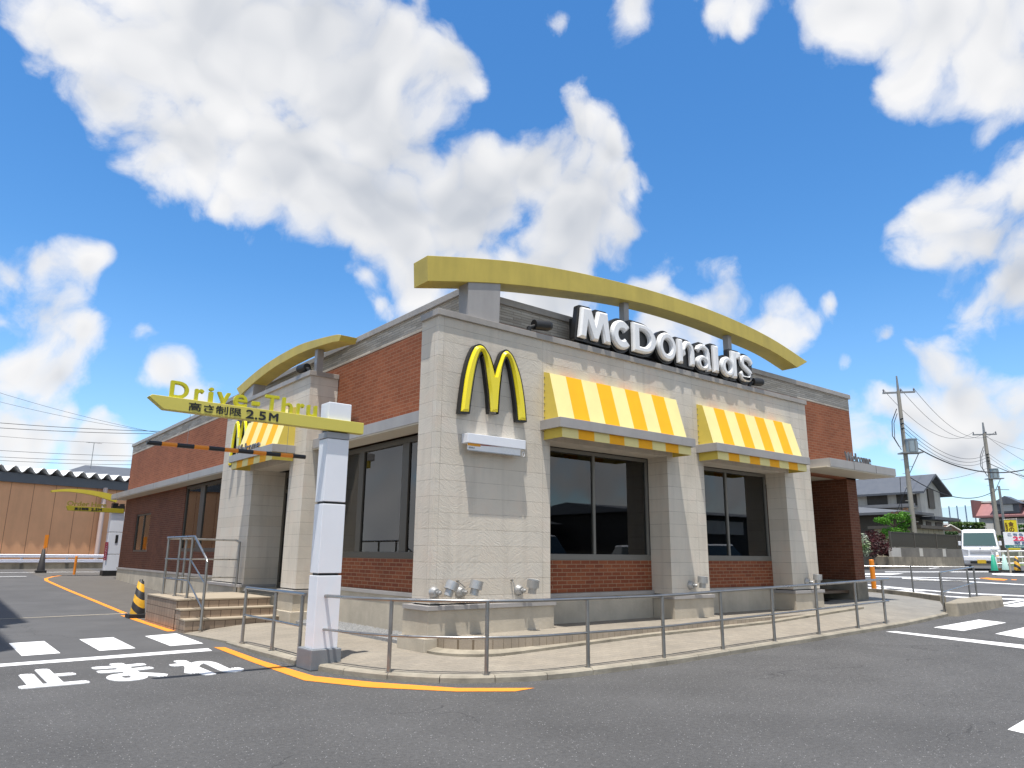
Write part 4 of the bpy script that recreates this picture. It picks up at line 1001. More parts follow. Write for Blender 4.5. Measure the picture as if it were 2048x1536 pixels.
# ================================================================== DRIVE-THROUGH HEIGHT SIGN
def height_sign():
    r = thing('height_limit_sign', 'white panelled pillar with a yellow arm, Drive-Thru letters and black height text', 'sign', (-1.36, .38, .12))
    b = G(); b.box(-1.545, .165, .0, -1.145, .60, .245); b.build('base', mat('pillar_footing', lin(118, 122, 126), .7, var=.2, vscale=3), r, bev=.012)
    px = (-1.515, -1.19)
    for z0, z1, k in ((.245, 1.12, 0), (1.15, 2.015, .004), (2.045, 2.86, .008)):
        b = G(); b.box(px[0] + k, .2, z0, px[1] - k, .45, z1); b.build('panel', PILW, r, bev=.006)
    b = G(); b.box(px[0] + .03, .23, .25, px[1] - .03, .42, 3.2); b.build('core', BLACKP, r)
    b = G(); b.box(px[0] - .004, .19, 2.865, px[1] - .012, .46, 2.945); b.build('collar', GREYP, r, bev=.004)
    b = G(); b.box(px[0], .2, 3.11, px[1], .45, 3.345); b.build('panel', PILW, r, bev=.008)
    b = G(); b.prism([(-3.70, .15, 3.10), (-3.665, .15, 3.127), (-1.02, .15, 3.108), (-1.02, .15, 2.956), (-3.53, .15, 2.974)], (0, .11, 0)); b.build('arm', YELB_L, r, bev=.005)
    t = G()
    txt_into(t, '高さ制限', AX_FRONT @ Matrix.Translation((0, 0, -.15)), -3.265, -2.66, 2.995, 3.092, ext=.002, bold=.002)
    txt_into(t, '2.5', AX_FRONT @ Matrix.Translation((0, 0, -.15)), -2.60, -2.36, 2.985, 3.088, ext=.002, bold=.004)
    txt_into(t, 'M', AX_FRONT @ Matrix.Translation((0, 0, -.15)), -2.315, -2.205, 2.99, 3.083, ext=.002, bold=.005)
    t.build('lettering', BLACKP, r)
    M = AX_FRONT @ Matrix.Translation((0, 0, -.20))
    for ch, x0, x1, z0, z1 in (('D', -3.478, -3.27, 3.128, 3.318), ('r', -3.205, -3.10, 3.122, 3.262), ('i', -3.05, -2.99, 3.12, 3.30), ('v', -2.95, -2.79, 3.12, 3.262), ('e', -2.755, -2.585, 3.116, 3.262), ('-', -2.53, -2.43, 3.165, 3.203), ('T', -2.37, -2.19, 3.114, 3.31), ('h', -2.15, -2.01, 3.112, 3.305), ('r', -1.955, -1.855, 3.11, 3.256), ('u', -1.82, -1.68, 3.108, 3.252)):
        t = G(); txt_into(t, ch, M, x0 + .008, x1 - .008, z0, z1, ext=.018, bold=.007, nb=8); t.build('letter', YELT, r)
    b = G(); b.box(-2.50, .19, 3.115, -2.46, .22, 3.17); b.build('letter_stem', GREYP, r)
YELB_L = mat('yellow_painted_arm', (.60, .52, .10), .45, 0, .4, var=.05, vscale=1.5)
height_sign()
def height_bar():
    r = thing('clearance_bar', 'black and orange striped clearance bar hanging below the yellow arm', 'bar', (-2.68, .30, 2.60))
    L0, L1 = -3.63, -1.75; pat = [.155, .165, .19, .165, .185, .16, .185, .16, .185, .16, .17]; s = sum(pat); x = L0
    bars = [G(), G()]; 
    bar = G()
    for i, p in enumerate(pat):
        x2 = x + p / s * (L1 - L0); bar.cyl((x, .3, 2.598), (x2, .3, 2.598), .026, n=14, mi=i % 2); x = x2
    bar.build('bar', [BLACKP, ORANGEP], r)
    w = G()
    for xx in (-3.2, -2.0): w.cyl((xx, .3, 2.62), (xx, .3, 2.975), .0025, n=5)
    w.build('hanger', STEELD, r)
height_bar()

# ================================================================== RAILINGS
def railing(name, label, posts, top, low, group=None, extra=(), r_post=.024, r_rail=.021, r_low=.015):
    P0 = posts[0][0]
    r = thing(name, label, 'railing', P0, group=group)
    for foot, h in posts:
        b = G(); b.cyl(foot, (foot[0], foot[1], foot[2] + h), r_post, n=12); b.cyl(foot, (foot[0], foot[1], foot[2] + .012), .045, n=14); b.build('post', STEELD, r)
    for pts in top:
        b = G(); b.tube(pts, r_rail, 12); b.build('handrail', STEEL, r)
    for pts in low:
        b = G(); b.tube(pts, r_low, 10); b.build('lower_rail', STEEL, r)
    return r
def front_rail():
    pts = [(-1.42, .32), (-1.20, -.52), (-.98, -.98), (-.62, -1.40), (-.25, -1.66), (.3, -1.86), (1.07, -1.92), (2.5, -1.93), (3.8, -1.93), (5.1, -1.93), (6.45, -1.93), (7.8, -1.92), (9.1, -1.90)]
    zb = lambda x, y: g(x, y) + .075
    cur = spline([(x, y, zb(x, y)) for x, y in pts], 8)
    top = [p + Vector((0, 0, .80)) for p in cur]; low = [p + Vector((0, 0, .40)) for p in cur]
    foots = [(-1.42, .32), (-1.05, -.86), (-.25, -1.66), (1.10, -1.92), (2.50, -1.93), (3.80, -1.93), (5.13, -1.93), (6.45, -1.93), (7.80, -1.92), (8.9, -1.90)]
    top = [top[0] + Vector((-.01, .06, 0))] + top + [top[-1] + Vector((.1, .02, .0))]
    railing('metal_railing', 'long steel railing along the kerb, curving round the corner in front of the building', [((x, y, zb(x, y) - .01), .80) for x, y in foots], [top], [low])
front_rail()
def gate_rail():
    F = [(-1.43, 2.92), (-1.42, 1.75), (-1.43, .80)]; z = .07
    railing('metal_railing', 'short straight steel railing between the side steps and the white pillar', [((x, y, z), .78) for x, y in F], [[(-1.43, 3.0, z + .76), (-1.43, 2.92, z + .80), (-1.42, 1.75, z + .80), (-1.43, .72, z + .80)]], [[(-1.43, 2.92, z + .40), (-1.42, 1.75, z + .40), (-1.43, .80, z + .40)]])
gate_rail()
def stairs():
    b = G()
    for y0, z1 in ((5.35, .205), (5.70, .36), (6.02, .516)): b.box(-1.6, y0, -.1, .14, 8.2 - (.0 if y0 == 6.02 else .004) if y0 == 6.02 else y0 + .36, z1)
    r = thing('door_steps', 'three tiled steps and landing leading up to the side door', 'steps', (-.7, 6.5, 0))
    b.build('riser', TILE2, r)
    for y0, y1, z1 in ((5.335, 5.70, .205), (5.685, 6.02, .36), (6.005, 8.21, .516)):
        t = G(); t.box(-1.612, y0, z1, .15, y1, z1 + .03); t.build('tread', STEPTOP, r, bev=.004)
    Z = .546
    q = lambda x, y, z: Vector((x, y, z))
    railing('landing_railing', 'three-bar steel railing round the landing, sloping down beside the steps',
            [((-1.36, 8.0, Z), 1.13), ((-1.36, 7.1, Z), 1.13), ((-1.36, 6.28, Z), 1.13), ((-1.38, 5.18, .075), 1.16), ((-.98, 8.1, Z), 1.10), ((.12, 8.0, Z), 1.08)],
            [[q(-1.36, 8.1, 1.68), q(-1.36, 6.15, 1.68), q(-1.38, 5.22, 1.27), q(-1.38, 5.18, 1.22)], [q(-1.36, 8.1, 1.66), q(-.5, 8.1, 1.66), q(.06, 8.05, 1.65), q(.12, 8.02, 1.60)]],
            [[q(-1.36, 8.1, 1.25), q(-1.36, 6.28, 1.25), q(-1.38, 5.2, .85)], [q(-1.36, 8.1, .86), q(-1.36, 6.28, .86), q(-1.38, 5.2, .42)], [q(-1.36, 8.1, 1.24), q(.1, 8.02, 1.24)], [q(-1.36, 8.1, .86), q(.1, 8.02, .86)]])
TILE2 = brick_mat('step_tile', lin(146, 128, 110), lin(160, 141, 122), lin(92, 76, 62), bw=.185, rh=.1555, ms=.006, bump=.3, off=0, z0=.045, rough=.6)
stairs()
def rear_rails():
    z = lambda x, y: interp(IT, x) + .04
    P = [(17.62, 3.3), (17.3, 1.5), (17.95, .0)]
    pts = lambda h: [Vector((x, y, z(x, y) + h)) for x, y in P]
    railing('metal_railing', 'steel railing behind the pavement, facing the street', [((17.15, 1.10, .3), .9), ((18.0, -.06, .32), .86), ((17.62, 3.2, .33), .85)],
            [[Vector((16.0, 3.9, 1.16)), Vector((17.15, 1.1, 1.16)), Vector((18.05, -.1, 1.17))]], [[Vector((17.15, 1.1, .78)), Vector((18.0, -.06, .78))]])
    F = [(12.24, -1.62), (18.1, -.20)]
    za = g(*F[0]) + .04; zb = g(*F[1]) + .02
    railing('metal_railing', 'steel railing standing on the kerb block where the pavement ends', [((*F[0], za), .86), ((*F[1], zb), .84)], [[(12.22, -1.625, za + .86), (18.1, -.2, zb + .84)]], [[(*F[0], za + .44), (*F[1], zb + .42)]])
    railing('door_handrail', 'bent steel handrail beside the brick entrance corner', [((14.6, 1.35, .40), .93)], [[Vector((13.25, 1.9, 1.30)), Vector((14.45, 1.40, 1.33)), Vector((14.58, 1.355, 1.30)), Vector((14.6, 1.35, 1.2))]], [])
rear_rails()
def bollard(p, h, m, label, r_=.045, name='bollard'):
    b = G(); b.cyl(p, (p[0], p[1], p[2] + h - .02), r_, n=16); b.cyl((p[0], p[1], p[2] + h - .02), (p[0], p[1], p[2] + h), r_, r_ * .7, 16)
    return tag(b.build(name, m), label, 'bollard')
bollard((18.45, 2.85, .30), 1.05, ORANGEP, 'orange post bollard beside the brick entrance corner', .075)
bollard((-.11, 27.3, .40), .78, ORANGEP, 'orange post bollard at the far bend of the drive-through lane', .05)

def cone(p, label, m, h=.70, tip=None):
    r = thing('traffic_cone', label, 'traffic cone', p, group='traffic cones')
    b = G(); b.lathe([(.155, .07), (.06, h - .04), (.038, h - .03), (.034, h), (.0, h)], (0, 0, 0), 22); b.build('cone', m, r, local=True)
    b = G(); b.box(-.2, -.2, 0, .2, .2, .085); b.build('base', RUBBER, r, bev=.01, local=True)
    return r
cone((-1.52, 9.25, .0), 'yellow and black striped traffic cone at the corner of the side steps', CHEV, .80)


# ================================================================== LEFT: ORDER SIGN, WORKSHOP, GUARD RAIL
def order_sign():
    r = thing('order_sign', 'white order pillar with yellow arm and Order Here letters beyond the side wall', 'sign', (1.0, 26.2, .43))
    b = G(); b.box(.70, 25.95, .38, 1.32, 26.5, .60); b.build('base', BLACKP, r)
    for z0, z1 in ((.60, 1.25), (1.275, 2.15), (2.175, 3.0)):
        b = G(); b.box(.76, 26, z0, 1.27, 26.45, z1); b.build('panel', PILW, r, bev=.006)
    b = G(); b.box(.80, 26.03, .6, 1.24, 26.42, 3.25); b.build('core', BLACKP, r)
    b = G(); b.box(1.02, 25.985, 1.72, 1.12, 26, 2.05); b.build('intercom', BLACKP, r)
    b = G(); b.box(.67, 25.97, 1.02, .78, 25.985, 1.75)
    txt_into(b, 'ドライブスルー', Matrix.Translation((0, 25.97, 0)) @ Matrix(((0, -1, 0, 0), (0, 0, -1, 0), (1, 0, 0, 0), (0, 0, 0, 1))), 1.06, 1.71, -.755, -.695, ext=.002, mi=1)
    b.build('plate', [mat('crimson_plate', (.30, .01, .04), .5), WHITEP], r)
    b = G(); b.prism([(-.92, 25.95, 3.14), (-.90, 25.95, 3.17), (1.2, 25.95, 3.13), (1.2, 25.95, 2.95), (-.85, 25.95, 2.98)], (0, .14, 0)); b.build('arm', mat('olive_yellow_arm', (.36, .29, .015), .5, var=.1), r, bev=.004)
    b = G()
    txt_into(b, '高さ制限', AX_FRONT @ Matrix.Translation((0, 0, -25.95)), -.62, -.12, 3.015, 3.115, ext=.003, bold=.006)
    txt_into(b, '2.5M', AX_FRONT @ Matrix.Translation((0, 0, -25.95)), -.02, .36, 3.01, 3.11, ext=.003, bold=.006); b.build('lettering', BLACKP, r)
    b = G(); txt_into(b, 'Order', AX_FRONT @ Matrix.Translation((0, 0, -26.0)), -.90, -.12, 3.18, 3.36, ext=.02, bold=.008); txt_into(b, 'Here', AX_FRONT @ Matrix.Translation((0, 0, -26.0)), -.02, .52, 3.17, 3.35, ext=.02, bold=.008)
    b.build('letter', mat('olive_letters', (.30, .22, .03), .5), r)
    A = spline([Vector((q.x, q.z, 0)) for q in [on(x, y, 1, 25.98) for x, y in ((102.5, 980.4), (132.8, 977.7), (162, 978.6), (195, 982.5), (224.6, 988.4), (240, 993))]], 4)
    Bt = spline([Vector((q.x, q.z, 0)) for q in [on(x, y, 1, 25.98) for x, y in ((103.5, 984), (132.8, 983), (162, 985.9), (191, 991.3), (213, 998), (232, 1005))]], 4)
    b = G(); b.prism([(p.x, 25.98, p.y) for p in A] + [(p.x, 25.98, p.y) for p in reversed(Bt)], (0, .3, 0)); b.build('curved_beam', mat('sunny_yellow_beam', (.66, .53, .05), .5, var=.08), r)
    b = G(); b.box(.78, 26.02, 3.10, .98, 26.4, 3.36); b.box(1.08, 26.02, 3.10, 1.22, 26.4, 3.34); b.build('bracket', BLACKP, r)
order_sign()

def workshop():
    r = thing('workshop_building', 'long peach-coloured metal workshop with a wavy corrugated roof beyond the lane', 'building', (0, 32, .5))
    a = Vector((-3.14, 29.5, 0)); c = Vector((3.02, 35.0, 0)); U = Vector((.955, .297, 0)); a = c - U * 6.6; N = Vector((U.y, -U.x, 0)); V = Vector((0, 0, 1)); a = a - U * 9; L = (c - a).length + 12; zt = 4.60
    if N.y > 0: N = -N
    def fr(b, u0, u1, v0, v1, n0, n1, mi=0): b.frame(a, U, V, N, u0, u1, v0, v1, n0, n1, mi)
    b = G(); fr(b, 0, L, .3, zt, -8, 0); b.build('wall', mat('peach_cladding', lin(228, 172, 128), .7, var=.08, vscale=.8, streak=.08), r)
    b = G()
    for i in range(int(L / 1.0)): fr(b, i * 1.0, i * 1.0 + .02, .3, zt - .02, 0, .006)
    b.build('panel_seam', mat('cladding_seam', lin(150, 108, 80), .7), r)
    b = G(); fr(b, -.3, L + .3, zt - .06, zt + .38, -.1, .16); b.build('eaves_beam', mat('slate_beam', lin(92, 98, 104), .5, var=.1), r)
    b = G(); n = int(L / .62); vs = []; k = 6
    for i in range(n * k + 1):
        u = i / k * .62; z = zt + .40 + .13 + .15 * math.cos(2 * math.pi * i / k)
        for nn, dz in ((.36, 0), (-8, .35)): vs.append(a + U * u + N * nn + V * (z + dz)); 
    fs = [(2 * i, 2 * i + 1, 2 * i + 3, 2 * i + 2) for i in range(n * k)]
    b.add(vs, fs, 0, True); o = b.build('roof', mat('corrugated_roof', lin(196, 198, 198), .5, .2, var=.1), r, recalc=False); md = o.modifiers.new('thick', 'SOLIDIFY'); md.thickness = .03
    b = G(); p = on(226, 1000, 1, 33.6); P = a + U * ((p - a).dot(U)) + N * .16; b.cyl((P.x, P.y, .4), (P.x, P.y, zt), .11, n=14); b.cyl((P.x, P.y, zt - .9), (P.x, P.y, zt - .8), .125, n=14); b.build('downpipe', mat('pale_downpipe', lin(206, 186, 178), .5, var=.05), r)
    # retaining wall with guard rail in front
    w = G(); w.frame(a, U, V, N, 0, L - 12.6, .2, .85, .5, .75); tag(w.build('retaining_wall', CONC_D), 'low stained concrete wall under the white guard rail', 'wall')
    gr_ = thing('guard_rail', 'white double-beam guard rail in front of the peach workshop', 'guard rail', a + N * .7 + V * .85)
    for z in (.90, 1.13):
        b = G(); prof = [(0, -.075), (.035, -.05), (.035, -.025), (.01, 0), (.035, .025), (.035, .05), (0, .075)]
        vs = [a + U * u + N * (.86 + q) + V * (z + h) for u in (0, L - 12.4) for q, h in prof]; k = len(prof)
        b.add(vs, [(i, i + 1, k + i + 1, k + i) for i in range(k - 1)]); o = b.build('beam', mat('white_rail_paint', lin(232, 232, 240), .45, var=.06), gr_, recalc=False); md = o.modifiers.new('thick', 'SOLIDIFY'); md.thickness = .008
    for i in range(8):
        b = G(); p = a + U * (i * 2.0 + .6) + N * .80; b.cyl((p.x, p.y, .8), (p.x, p.y, 1.22), .055, n=12); b.build('post', mat('rail_post', lin(190, 190, 196), .5), gr_)
workshop()
cone((-1.13, 28.9, .48), 'far striped traffic cone with an orange paddle on top, by the guard rail', mat('cone_dark', (.03, .026, .024), .6, var=.2), 1.0)
b = G(); b.box(-1.16, 28.88, 1.50, -1.02, 28.92, 2.05); b.cyl((-1.12, 28.9, 1.40), (-1.12, 28.9, 1.56), .04, n=10); tag(b.build('warning_paddle', ORANGEP), 'orange warning paddle standing on top of the far traffic cone', 'paddle')

def far_house():
    r = thing('house', 'house with grey hipped roof and aerial peeping over the workshop roof', 'house', (3.5, 48, .5))
    b = G(); b.box(1.6, 48, .4, 9, 55, 6.2); b.build('wall', PLASTER, r)
    b = G(); b.add([(.9, 47.3, 6.2), (9.7, 47.3, 6.2), (9.7, 55.7, 6.2), (.9, 55.7, 6.2), (3.2, 51, 7.35), (7.6, 51, 7.35)], [(0, 1, 5, 4), (1, 2, 5), (2, 3, 4, 5), (3, 0, 4), (3, 2, 1, 0)]); b.build('roof', ROOFG, r)
    b = G(); b.cyl((3.4, 50, 7.0), (3.4, 50, 8.9), .02, n=6); b.cyl((2.9, 50, 8.85), (3.9, 50, 8.85), .015, n=6); b.cyl((3.1, 49.8, 8.85), (3.1, 50.2, 8.85), .01, n=6); b.cyl((3.7, 49.8, 8.85), (3.7, 50.2, 8.85), .01, n=6); b.build('aerial', STEELD, r)
far_house()
def wire(A, Bp, sag, r_, label='thin overhead power line crossing the sky', grp='overhead power lines', m=None):
    A = Vector(A); Bp = Vector(Bp); pts = [A.lerp(Bp, t) - Vector((0, 0, sag * 4 * t * (1 - t))) for t in [i / 24 for i in range(25)]]
    b = G(); b.tube(pts, r_, 6); return tag(b.build('power_line', m or WIREM), label, 'power line', grp)
WIREM = mat('black_cable', (.02, .02, .025), .6)
for y0, y1, s, rr in ((776, 857, .6, .012), (794, 856, .6, .012), (841, 858, .3, .022), (851, 863, .3, .022), (866, 882, .4, .012), (896, 908, .3, .016), (909, 917, .3, .016), (916, 925, .3, .016)):
    A = on(0, y0, 1, 62); C_ = on(320, y1, 1, 62); d = (C_ - A)
    wire(A - d * .35, C_ + d * .4, s, rr, 'thin overhead line crossing the sky beyond the workshop roof', 'overhead lines beyond the workshop')

# invented mast with boards, out of view at left, added to shade the lane
def shadow_mast():
    r = thing('unseen_shadow_mast', 'added mast with two boards out of view, shaped to cast dark shadows on the lane', 'sign', (-6.6, 8.2, 0))
    b = G(); b.box(-6.40, 6.6, 13.6, -6.19, 14.2, 16.0); b.build('upper_shadow_board', YELB, r, bev=.02)
    b = G(); b.box(-7.05, 1.95, 13.6, -6.80, 6.2, 16.0); b.build('lower_shadow_board', YELB, r, bev=.02)
    b = G(); b.cyl((-6.6, 8.2, -.1), (-6.6, 8.2, 16.2), .26, .2, 20); b.cyl((-6.6, 8.2, -.1), (-6.6, 8.2, .1), .5, n=20); b.box(-6.85, 5.8, 14.6, -6.42, 8.3, 14.9); b.build('mast', STEELD, r)
shadow_mast()

# ================================================================== RIGHT BACKGROUND
C0 = ong(1788, 1137.5)
def leaves(gm, c, rad, n, size, flat=1.0, seed=0, shell=.55):
    rnd = random.Random(seed); c = Vector(c)
    for i in range(n):
        while True:
            d = Vector((rnd.uniform(-1, 1), rnd.uniform(-1, 1), rnd.uniform(-1, 1)))
            if 1e-3 < d.length < 1 and d.length > shell * rnd.random() ** .5: break
        p = c + Vector((d.x * rad[0], d.y * rad[1], d.z * rad[2])); s = size * rnd.uniform(.6, 1.3)
        u = Vector((rnd.gauss(0, 1), rnd.gauss(0, 1), rnd.gauss(0, .6))).normalized(); w = u.orthogonal().normalized()
        w = (w * math.cos(i) + u.cross(w) * math.sin(i))
        gm.add([p - u * s, p + w * s * .55, p + u * s, p - w * s * .55], [(0, 1, 2, 3)])
def fence_wall():
    x0, y0 = C0.x, C0.y; zg = g(x0, y0)
    w = G(); w.box(x0, y0, zg - .3, x0 + 26, y0 + .2, zg + .62); w.box(x0, y0 + .2, zg - .3, x0 + .2, y0 + 14, zg + .62); tag(w.build('retaining_wall', CONC_D), 'low weathered concrete retaining wall in front of the grey-roofed house', 'wall')
    w = G(); w.box(x0 + .02, y0 + .03, zg + .62, x0 + 1.1, y0 + .19, zg + 1.10); 
    w2_ = G()
    b = thing('block_wall', 'grey concrete block wall with openings on top of the retaining wall', 'wall', (x0, y0, zg + .62))
    w.build('pale_end', mat('pale_blocks', lin(190, 186, 178), .85, var=.1), b)
    w2_.box(x0 + 1.1, y0 + .04, zg + .62, x0 + 26, y0 + .18, zg + 1.12); w2_.build('blocks', mat('dark_blocks', lin(120, 116, 108), .88, var=.3, vscale=1.2, bump=.3), b)
    for i in range(7):
        p = G(); xx = x0 + 3.4 + i * 3.1; p.box(xx, y0 + .03, zg + .66, xx + .42, y0 + .19, zg + 1.1); p.build('pale_block', mat('pale_block_%d' % i if False else 'pale_block', lin(196, 192, 182), .85, var=.1), b)
    f = thing('iron_fence', 'dark brown metal panel fence above the block wall', 'fence', (x0, y0 + .1, zg + 1.12))
    for i in range(9):
        p = G(); xx = x0 + .1 + i * 2.9; p.box(xx, y0 + .06, zg + 1.10, xx + .07, y0 + .15, zg + 1.98); p.build('post', BRONZE, f)
        p = G()
        for k in range(23): p.box(xx + .1 + k * .12, y0 + .09, zg + 1.16, xx + .18 + k * .12, y0 + .11, zg + 1.92)
        p.box(xx + .07, y0 + .08, zg + 1.90, xx + 2.9, y0 + .12, zg + 1.95); p.box(xx + .07, y0 + .08, zg + 1.14, xx + 2.9, y0 + .12, zg + 1.18); p.build('panel', mat('dark_brown_metal', lin(62, 58, 48), .5), f)
fence_wall()
def house():
    P = atd(1841, 1000, 50); r = thing('house', 'two-storey house with dark grey gabled roof, white gable end and dark shutters', 'house', (P.x, P.y, 1))
    yp, xp = P.y, P.x
    xr = on(1881, 1000, 1, yp).x; yl = on(1650, 1000, 0, xp).y; zb = g(xp, yp) - .3
    ze = on(1838, 978, 1, yp).z; zr = on(1860, 955, 1, yp).z; xm = (xp + xr) / 2
    b = G(); b.box(xp, yp, zb, xr, yl, ze); b.prism([(xp, yp, ze), (xr, yp, ze), (xm, yp, zr)], (0, yl - yp, 0)); b.build('wall', PLASTER, r)
    b = G(); ov = .55
    for s in (-1, 1):
        e = Vector((xm + s * ((xr - xp) / 2 + .7), 0, ze - (zr - ze) * .7 / ((xr - xp) / 2)))
        vs = [(xm, yp - ov, zr + .05), (e.x, yp - ov, e.z + .05), (e.x, yl, e.z + .05), (xm, yl, zr + .05)]
        b.add(vs + [(x, y, z + .14) for x, y, z in vs], [(0, 1, 2, 3), (4, 5, 6, 7), (0, 1, 5, 4), (1, 2, 6, 5), (2, 3, 7, 6), (3, 0, 4, 7)])
    b.build('roof', mat('dark_grey_roof', lin(84, 88, 94), .55, var=.12), r)
    z0, z1 = on(1800, 1012, 0, xp).z, on(1800, 985, 0, xp).z
    k = G()
    for a, c in ((1735, 1775), (1794, 1834)): ya, yc = on(a, 1000, 0, xp).y, on(c, 1000, 0, xp).y; k.box(xp - .08, yc, z0, xp - .01, ya, z1)
    k.build('shutter', mat('dark_shutter', lin(70, 66, 60), .6, var=.2, vscale=6), r)
    k = G(); ya = on(1835, 1000, 0, xp).y; k.box(xp - .5, ya, z0 - .05, xp - .45, yl, z0 + .12); k.box(xp - .5, ya, z0 - .12, xp, yl, z0 - .06); k.build('balcony_rail', FASCIA, r)
    k = G(); xa, xb = on(1855, 1000, 1, yp).x, on(1866, 1000, 1, yp).x; k.box(xa, yp - .1, on(1860, 1017, 1, yp).z, xb, yp - .01, on(1860, 978, 1, yp).z); k.build('window', BRONZE, r)
    # skirt roof and dark ground floor
    zs = on(1850, 1040, 1, yp).z
    k = G(); k.box(xp - .3, yp - .9, zs, xr + .4, yp, zs + .2); k.build('skirt_roof', ROOFG, r)
    k = G(); k.box(xp + .4, yp - .04, zb, xp + 1.2, yp - .005, zs - .1); k.box(xp + 1.9, yp - .04, zs - 1.2, xr - .3, yp - .005, zs - .1); k.build('ground_floor_window', BRONZE, r)
    # one-storey wing in front
    zw = on(1800, 1024, 0, xp - 3).z; yw = on(1822, 1024, 0, xp - 3).y
    k = G(); k.box(xp - 3, yw + .6, zb, xp, yl, zw); k.build('wing_wall', mat('dark_timber_wall', lin(74, 68, 58), .8, var=.2, vscale=2), r)
    k = G(); zq = zw + 1.15; vs = [(xp - 3.7, yw - .2, zw), (xp + .0, yw - .2, zw), (xp - .02, yw + 9.0, zq), (xp - .02, yl, zq), (xp - 3.7, yl, zw)]
    k.add(vs, [(0, 1, 2), (0, 2, 3, 4)]); k.add([(x, y, z - .16) for x, y, z in vs], [(0, 1, 2, 3, 4)]); k.add([vs[0], vs[1], (vs[1][0], vs[1][1], zw - .16), (vs[0][0], vs[0][1], zw - .16)], [(0, 1, 2, 3)]); k.add([vs[4], vs[0], (vs[0][0], vs[0][1], zw - .16), (vs[4][0], vs[4][1], zw - .16)], [(0, 1, 2, 3)]); k.build('wing_roof', mat('wing_grey_roof', lin(96, 98, 100), .55, var=.12), r, recalc=False)
    return P
HP = house()
def shed():
    y = C0.y + 1.6; a, c = on(1836, 1075, 1, y).x, on(1889, 1075, 1, y).x; z0 = g(a, y) - .2; z1 = on(1860, 1058, 1, y).z
    r = thing('shed', 'beige garden shed with a flat dark roof behind the metal panel fence', 'shed', (a, y, z0))
    b = G(); b.box(a, y, z0, c, y + 2.6, z1); b.build('wall', mat('beige_panel', lin(196, 184, 152), .7, var=.08), r)
    b = G(); b.box(a - .25, y - .35, z1, c + .4, y + 2.9, z1 + .18); b.build('roof', BRONZE, r)
    b = G()
    for k in range(4): xx = a + (c - a) * (.2 + .2 * k); b.box(xx, y - .012, z0, xx + .03, y - .001, z1 - .02)
    b.build('panel_seam', mat('shed_seam', lin(140, 130, 106), .7), r)
shed()
def garden():
    # cloud-pruned tree
    y = C0.y + 2.0; base = on(1795, 1085, 1, y); zb = g(base.x, y)
    r = thing('garden_tree', 'cloud-pruned garden tree with bright green clumps in front of the house', 'tree', (base.x, y, zb))
    t = G(); t.tube([Vector((base.x, y, zb)), Vector((base.x - .1, y, zb + 1.0)), Vector((base.x + .1, y + .1, zb + 1.9)), Vector((base.x - .05, y, zb + 2.9))], .09, 8)
    cl = G(); i = 0
    for px, py, rw, rh in ((1762, 1040, .34, .15), (1770, 1043, .25, .14), (1783, 1033, .38, .16), (1795, 1034, .32, .15), (1792, 1047, .36, .16), (1803, 1050, .34, .16), (1778, 1062, .34, .18), (1792, 1064, .40, .2), (1804, 1062, .34, .18), (1785, 1074, .42, .2), (1800, 1076, .42, .2), (1812, 1072, .28, .18), (1772, 1068, .28, .16), (1808, 1030, .3, .16), (1815, 1040, .26, .14)):
        p = on(px, py, 1, y + random.uniform(-.4, .4)); leaves(cl, p, (rw * 1.35, rw * 1.3, rh * 1.35), 300, .055, seed=i); i += 1
        t.tube([Vector((base.x, y, p.z - .35)), (Vector((base.x, y, p.z - .3)) + p) / 2, p], .03, 6)
    cl.build('crown', LEAF, r, recalc=False); t.build('trunk', BARK, r)
    # red-leaved top of a second tree
    y2 = C0.y + 3.4; p = on(1806, 1028, 1, y2); r = thing('maple_tree', 'small tree with reddish new leaves beside the utility pole', 'tree', (p.x, y2, zb))
    c2 = G()
    for k, (px, py) in enumerate(((1800, 1028), (1790, 1031), (1812, 1024), (1818, 1034), (1825, 1050), (1822, 1062))): leaves(c2, on(px, py, 1, y2), (.4, .35, .25), 160, .06, seed=40 + k)
    c2.build('crown', leaf_mat('reddish_leaves', (.10, .07, .015), (.22, .07, .03)), r, recalc=False); t = G(); t.tube([(p.x, y2, zb), (p.x, y2, p.z)], .06, 7); t.build('trunk', BARK, r)
    # maroon shrub
    y3 = C0.y + .9; p = on(1743, 1086, 1, y3); r = thing('maroon_shrub', 'dark maroon-leaved weeping shrub above the retaining wall', 'shrub', (p.x, y3, zb + .6)); c3 = G()
    for k, (px, py, a, h) in enumerate(((1745, 1072, .8, .35), (1733, 1085, .8, .5), (1757, 1085, .9, .5), (1745, 1095, 1.2, .55), (1766, 1098, .7, .4), (1728, 1098, .6, .4), (1775, 1104, .4, .25))): leaves(c3, on(px, py, 1, y3 + random.uniform(-.3, .5)), (a * .8, a * .8, h * .9), 420, .07, seed=60 + k)
    c3.build('crown', LEAFR, r, recalc=False); t = G(); t.tube([(p.x, y3, zb + .5), (p.x, y3, p.z)], .07, 7); t.build('stem', BARK, r)
    p = on(1729, 1090, 1, C0.y + .5); c4 = G(); leaves(c4, p, (.32, .3, .6), 260, .07, seed=80); leaves(c4, on(1731, 1100, 1, C0.y + .5), (.35, .3, .3), 120, .07, seed=81); tag(c4.build('flowering_shrub', leaf_mat('white_green_leaves', (.45, .48, .38), (.16, .24, .08)), None, recalc=False), 'white-flowering shrub close to the brick entrance corner', 'shrub')
garden()
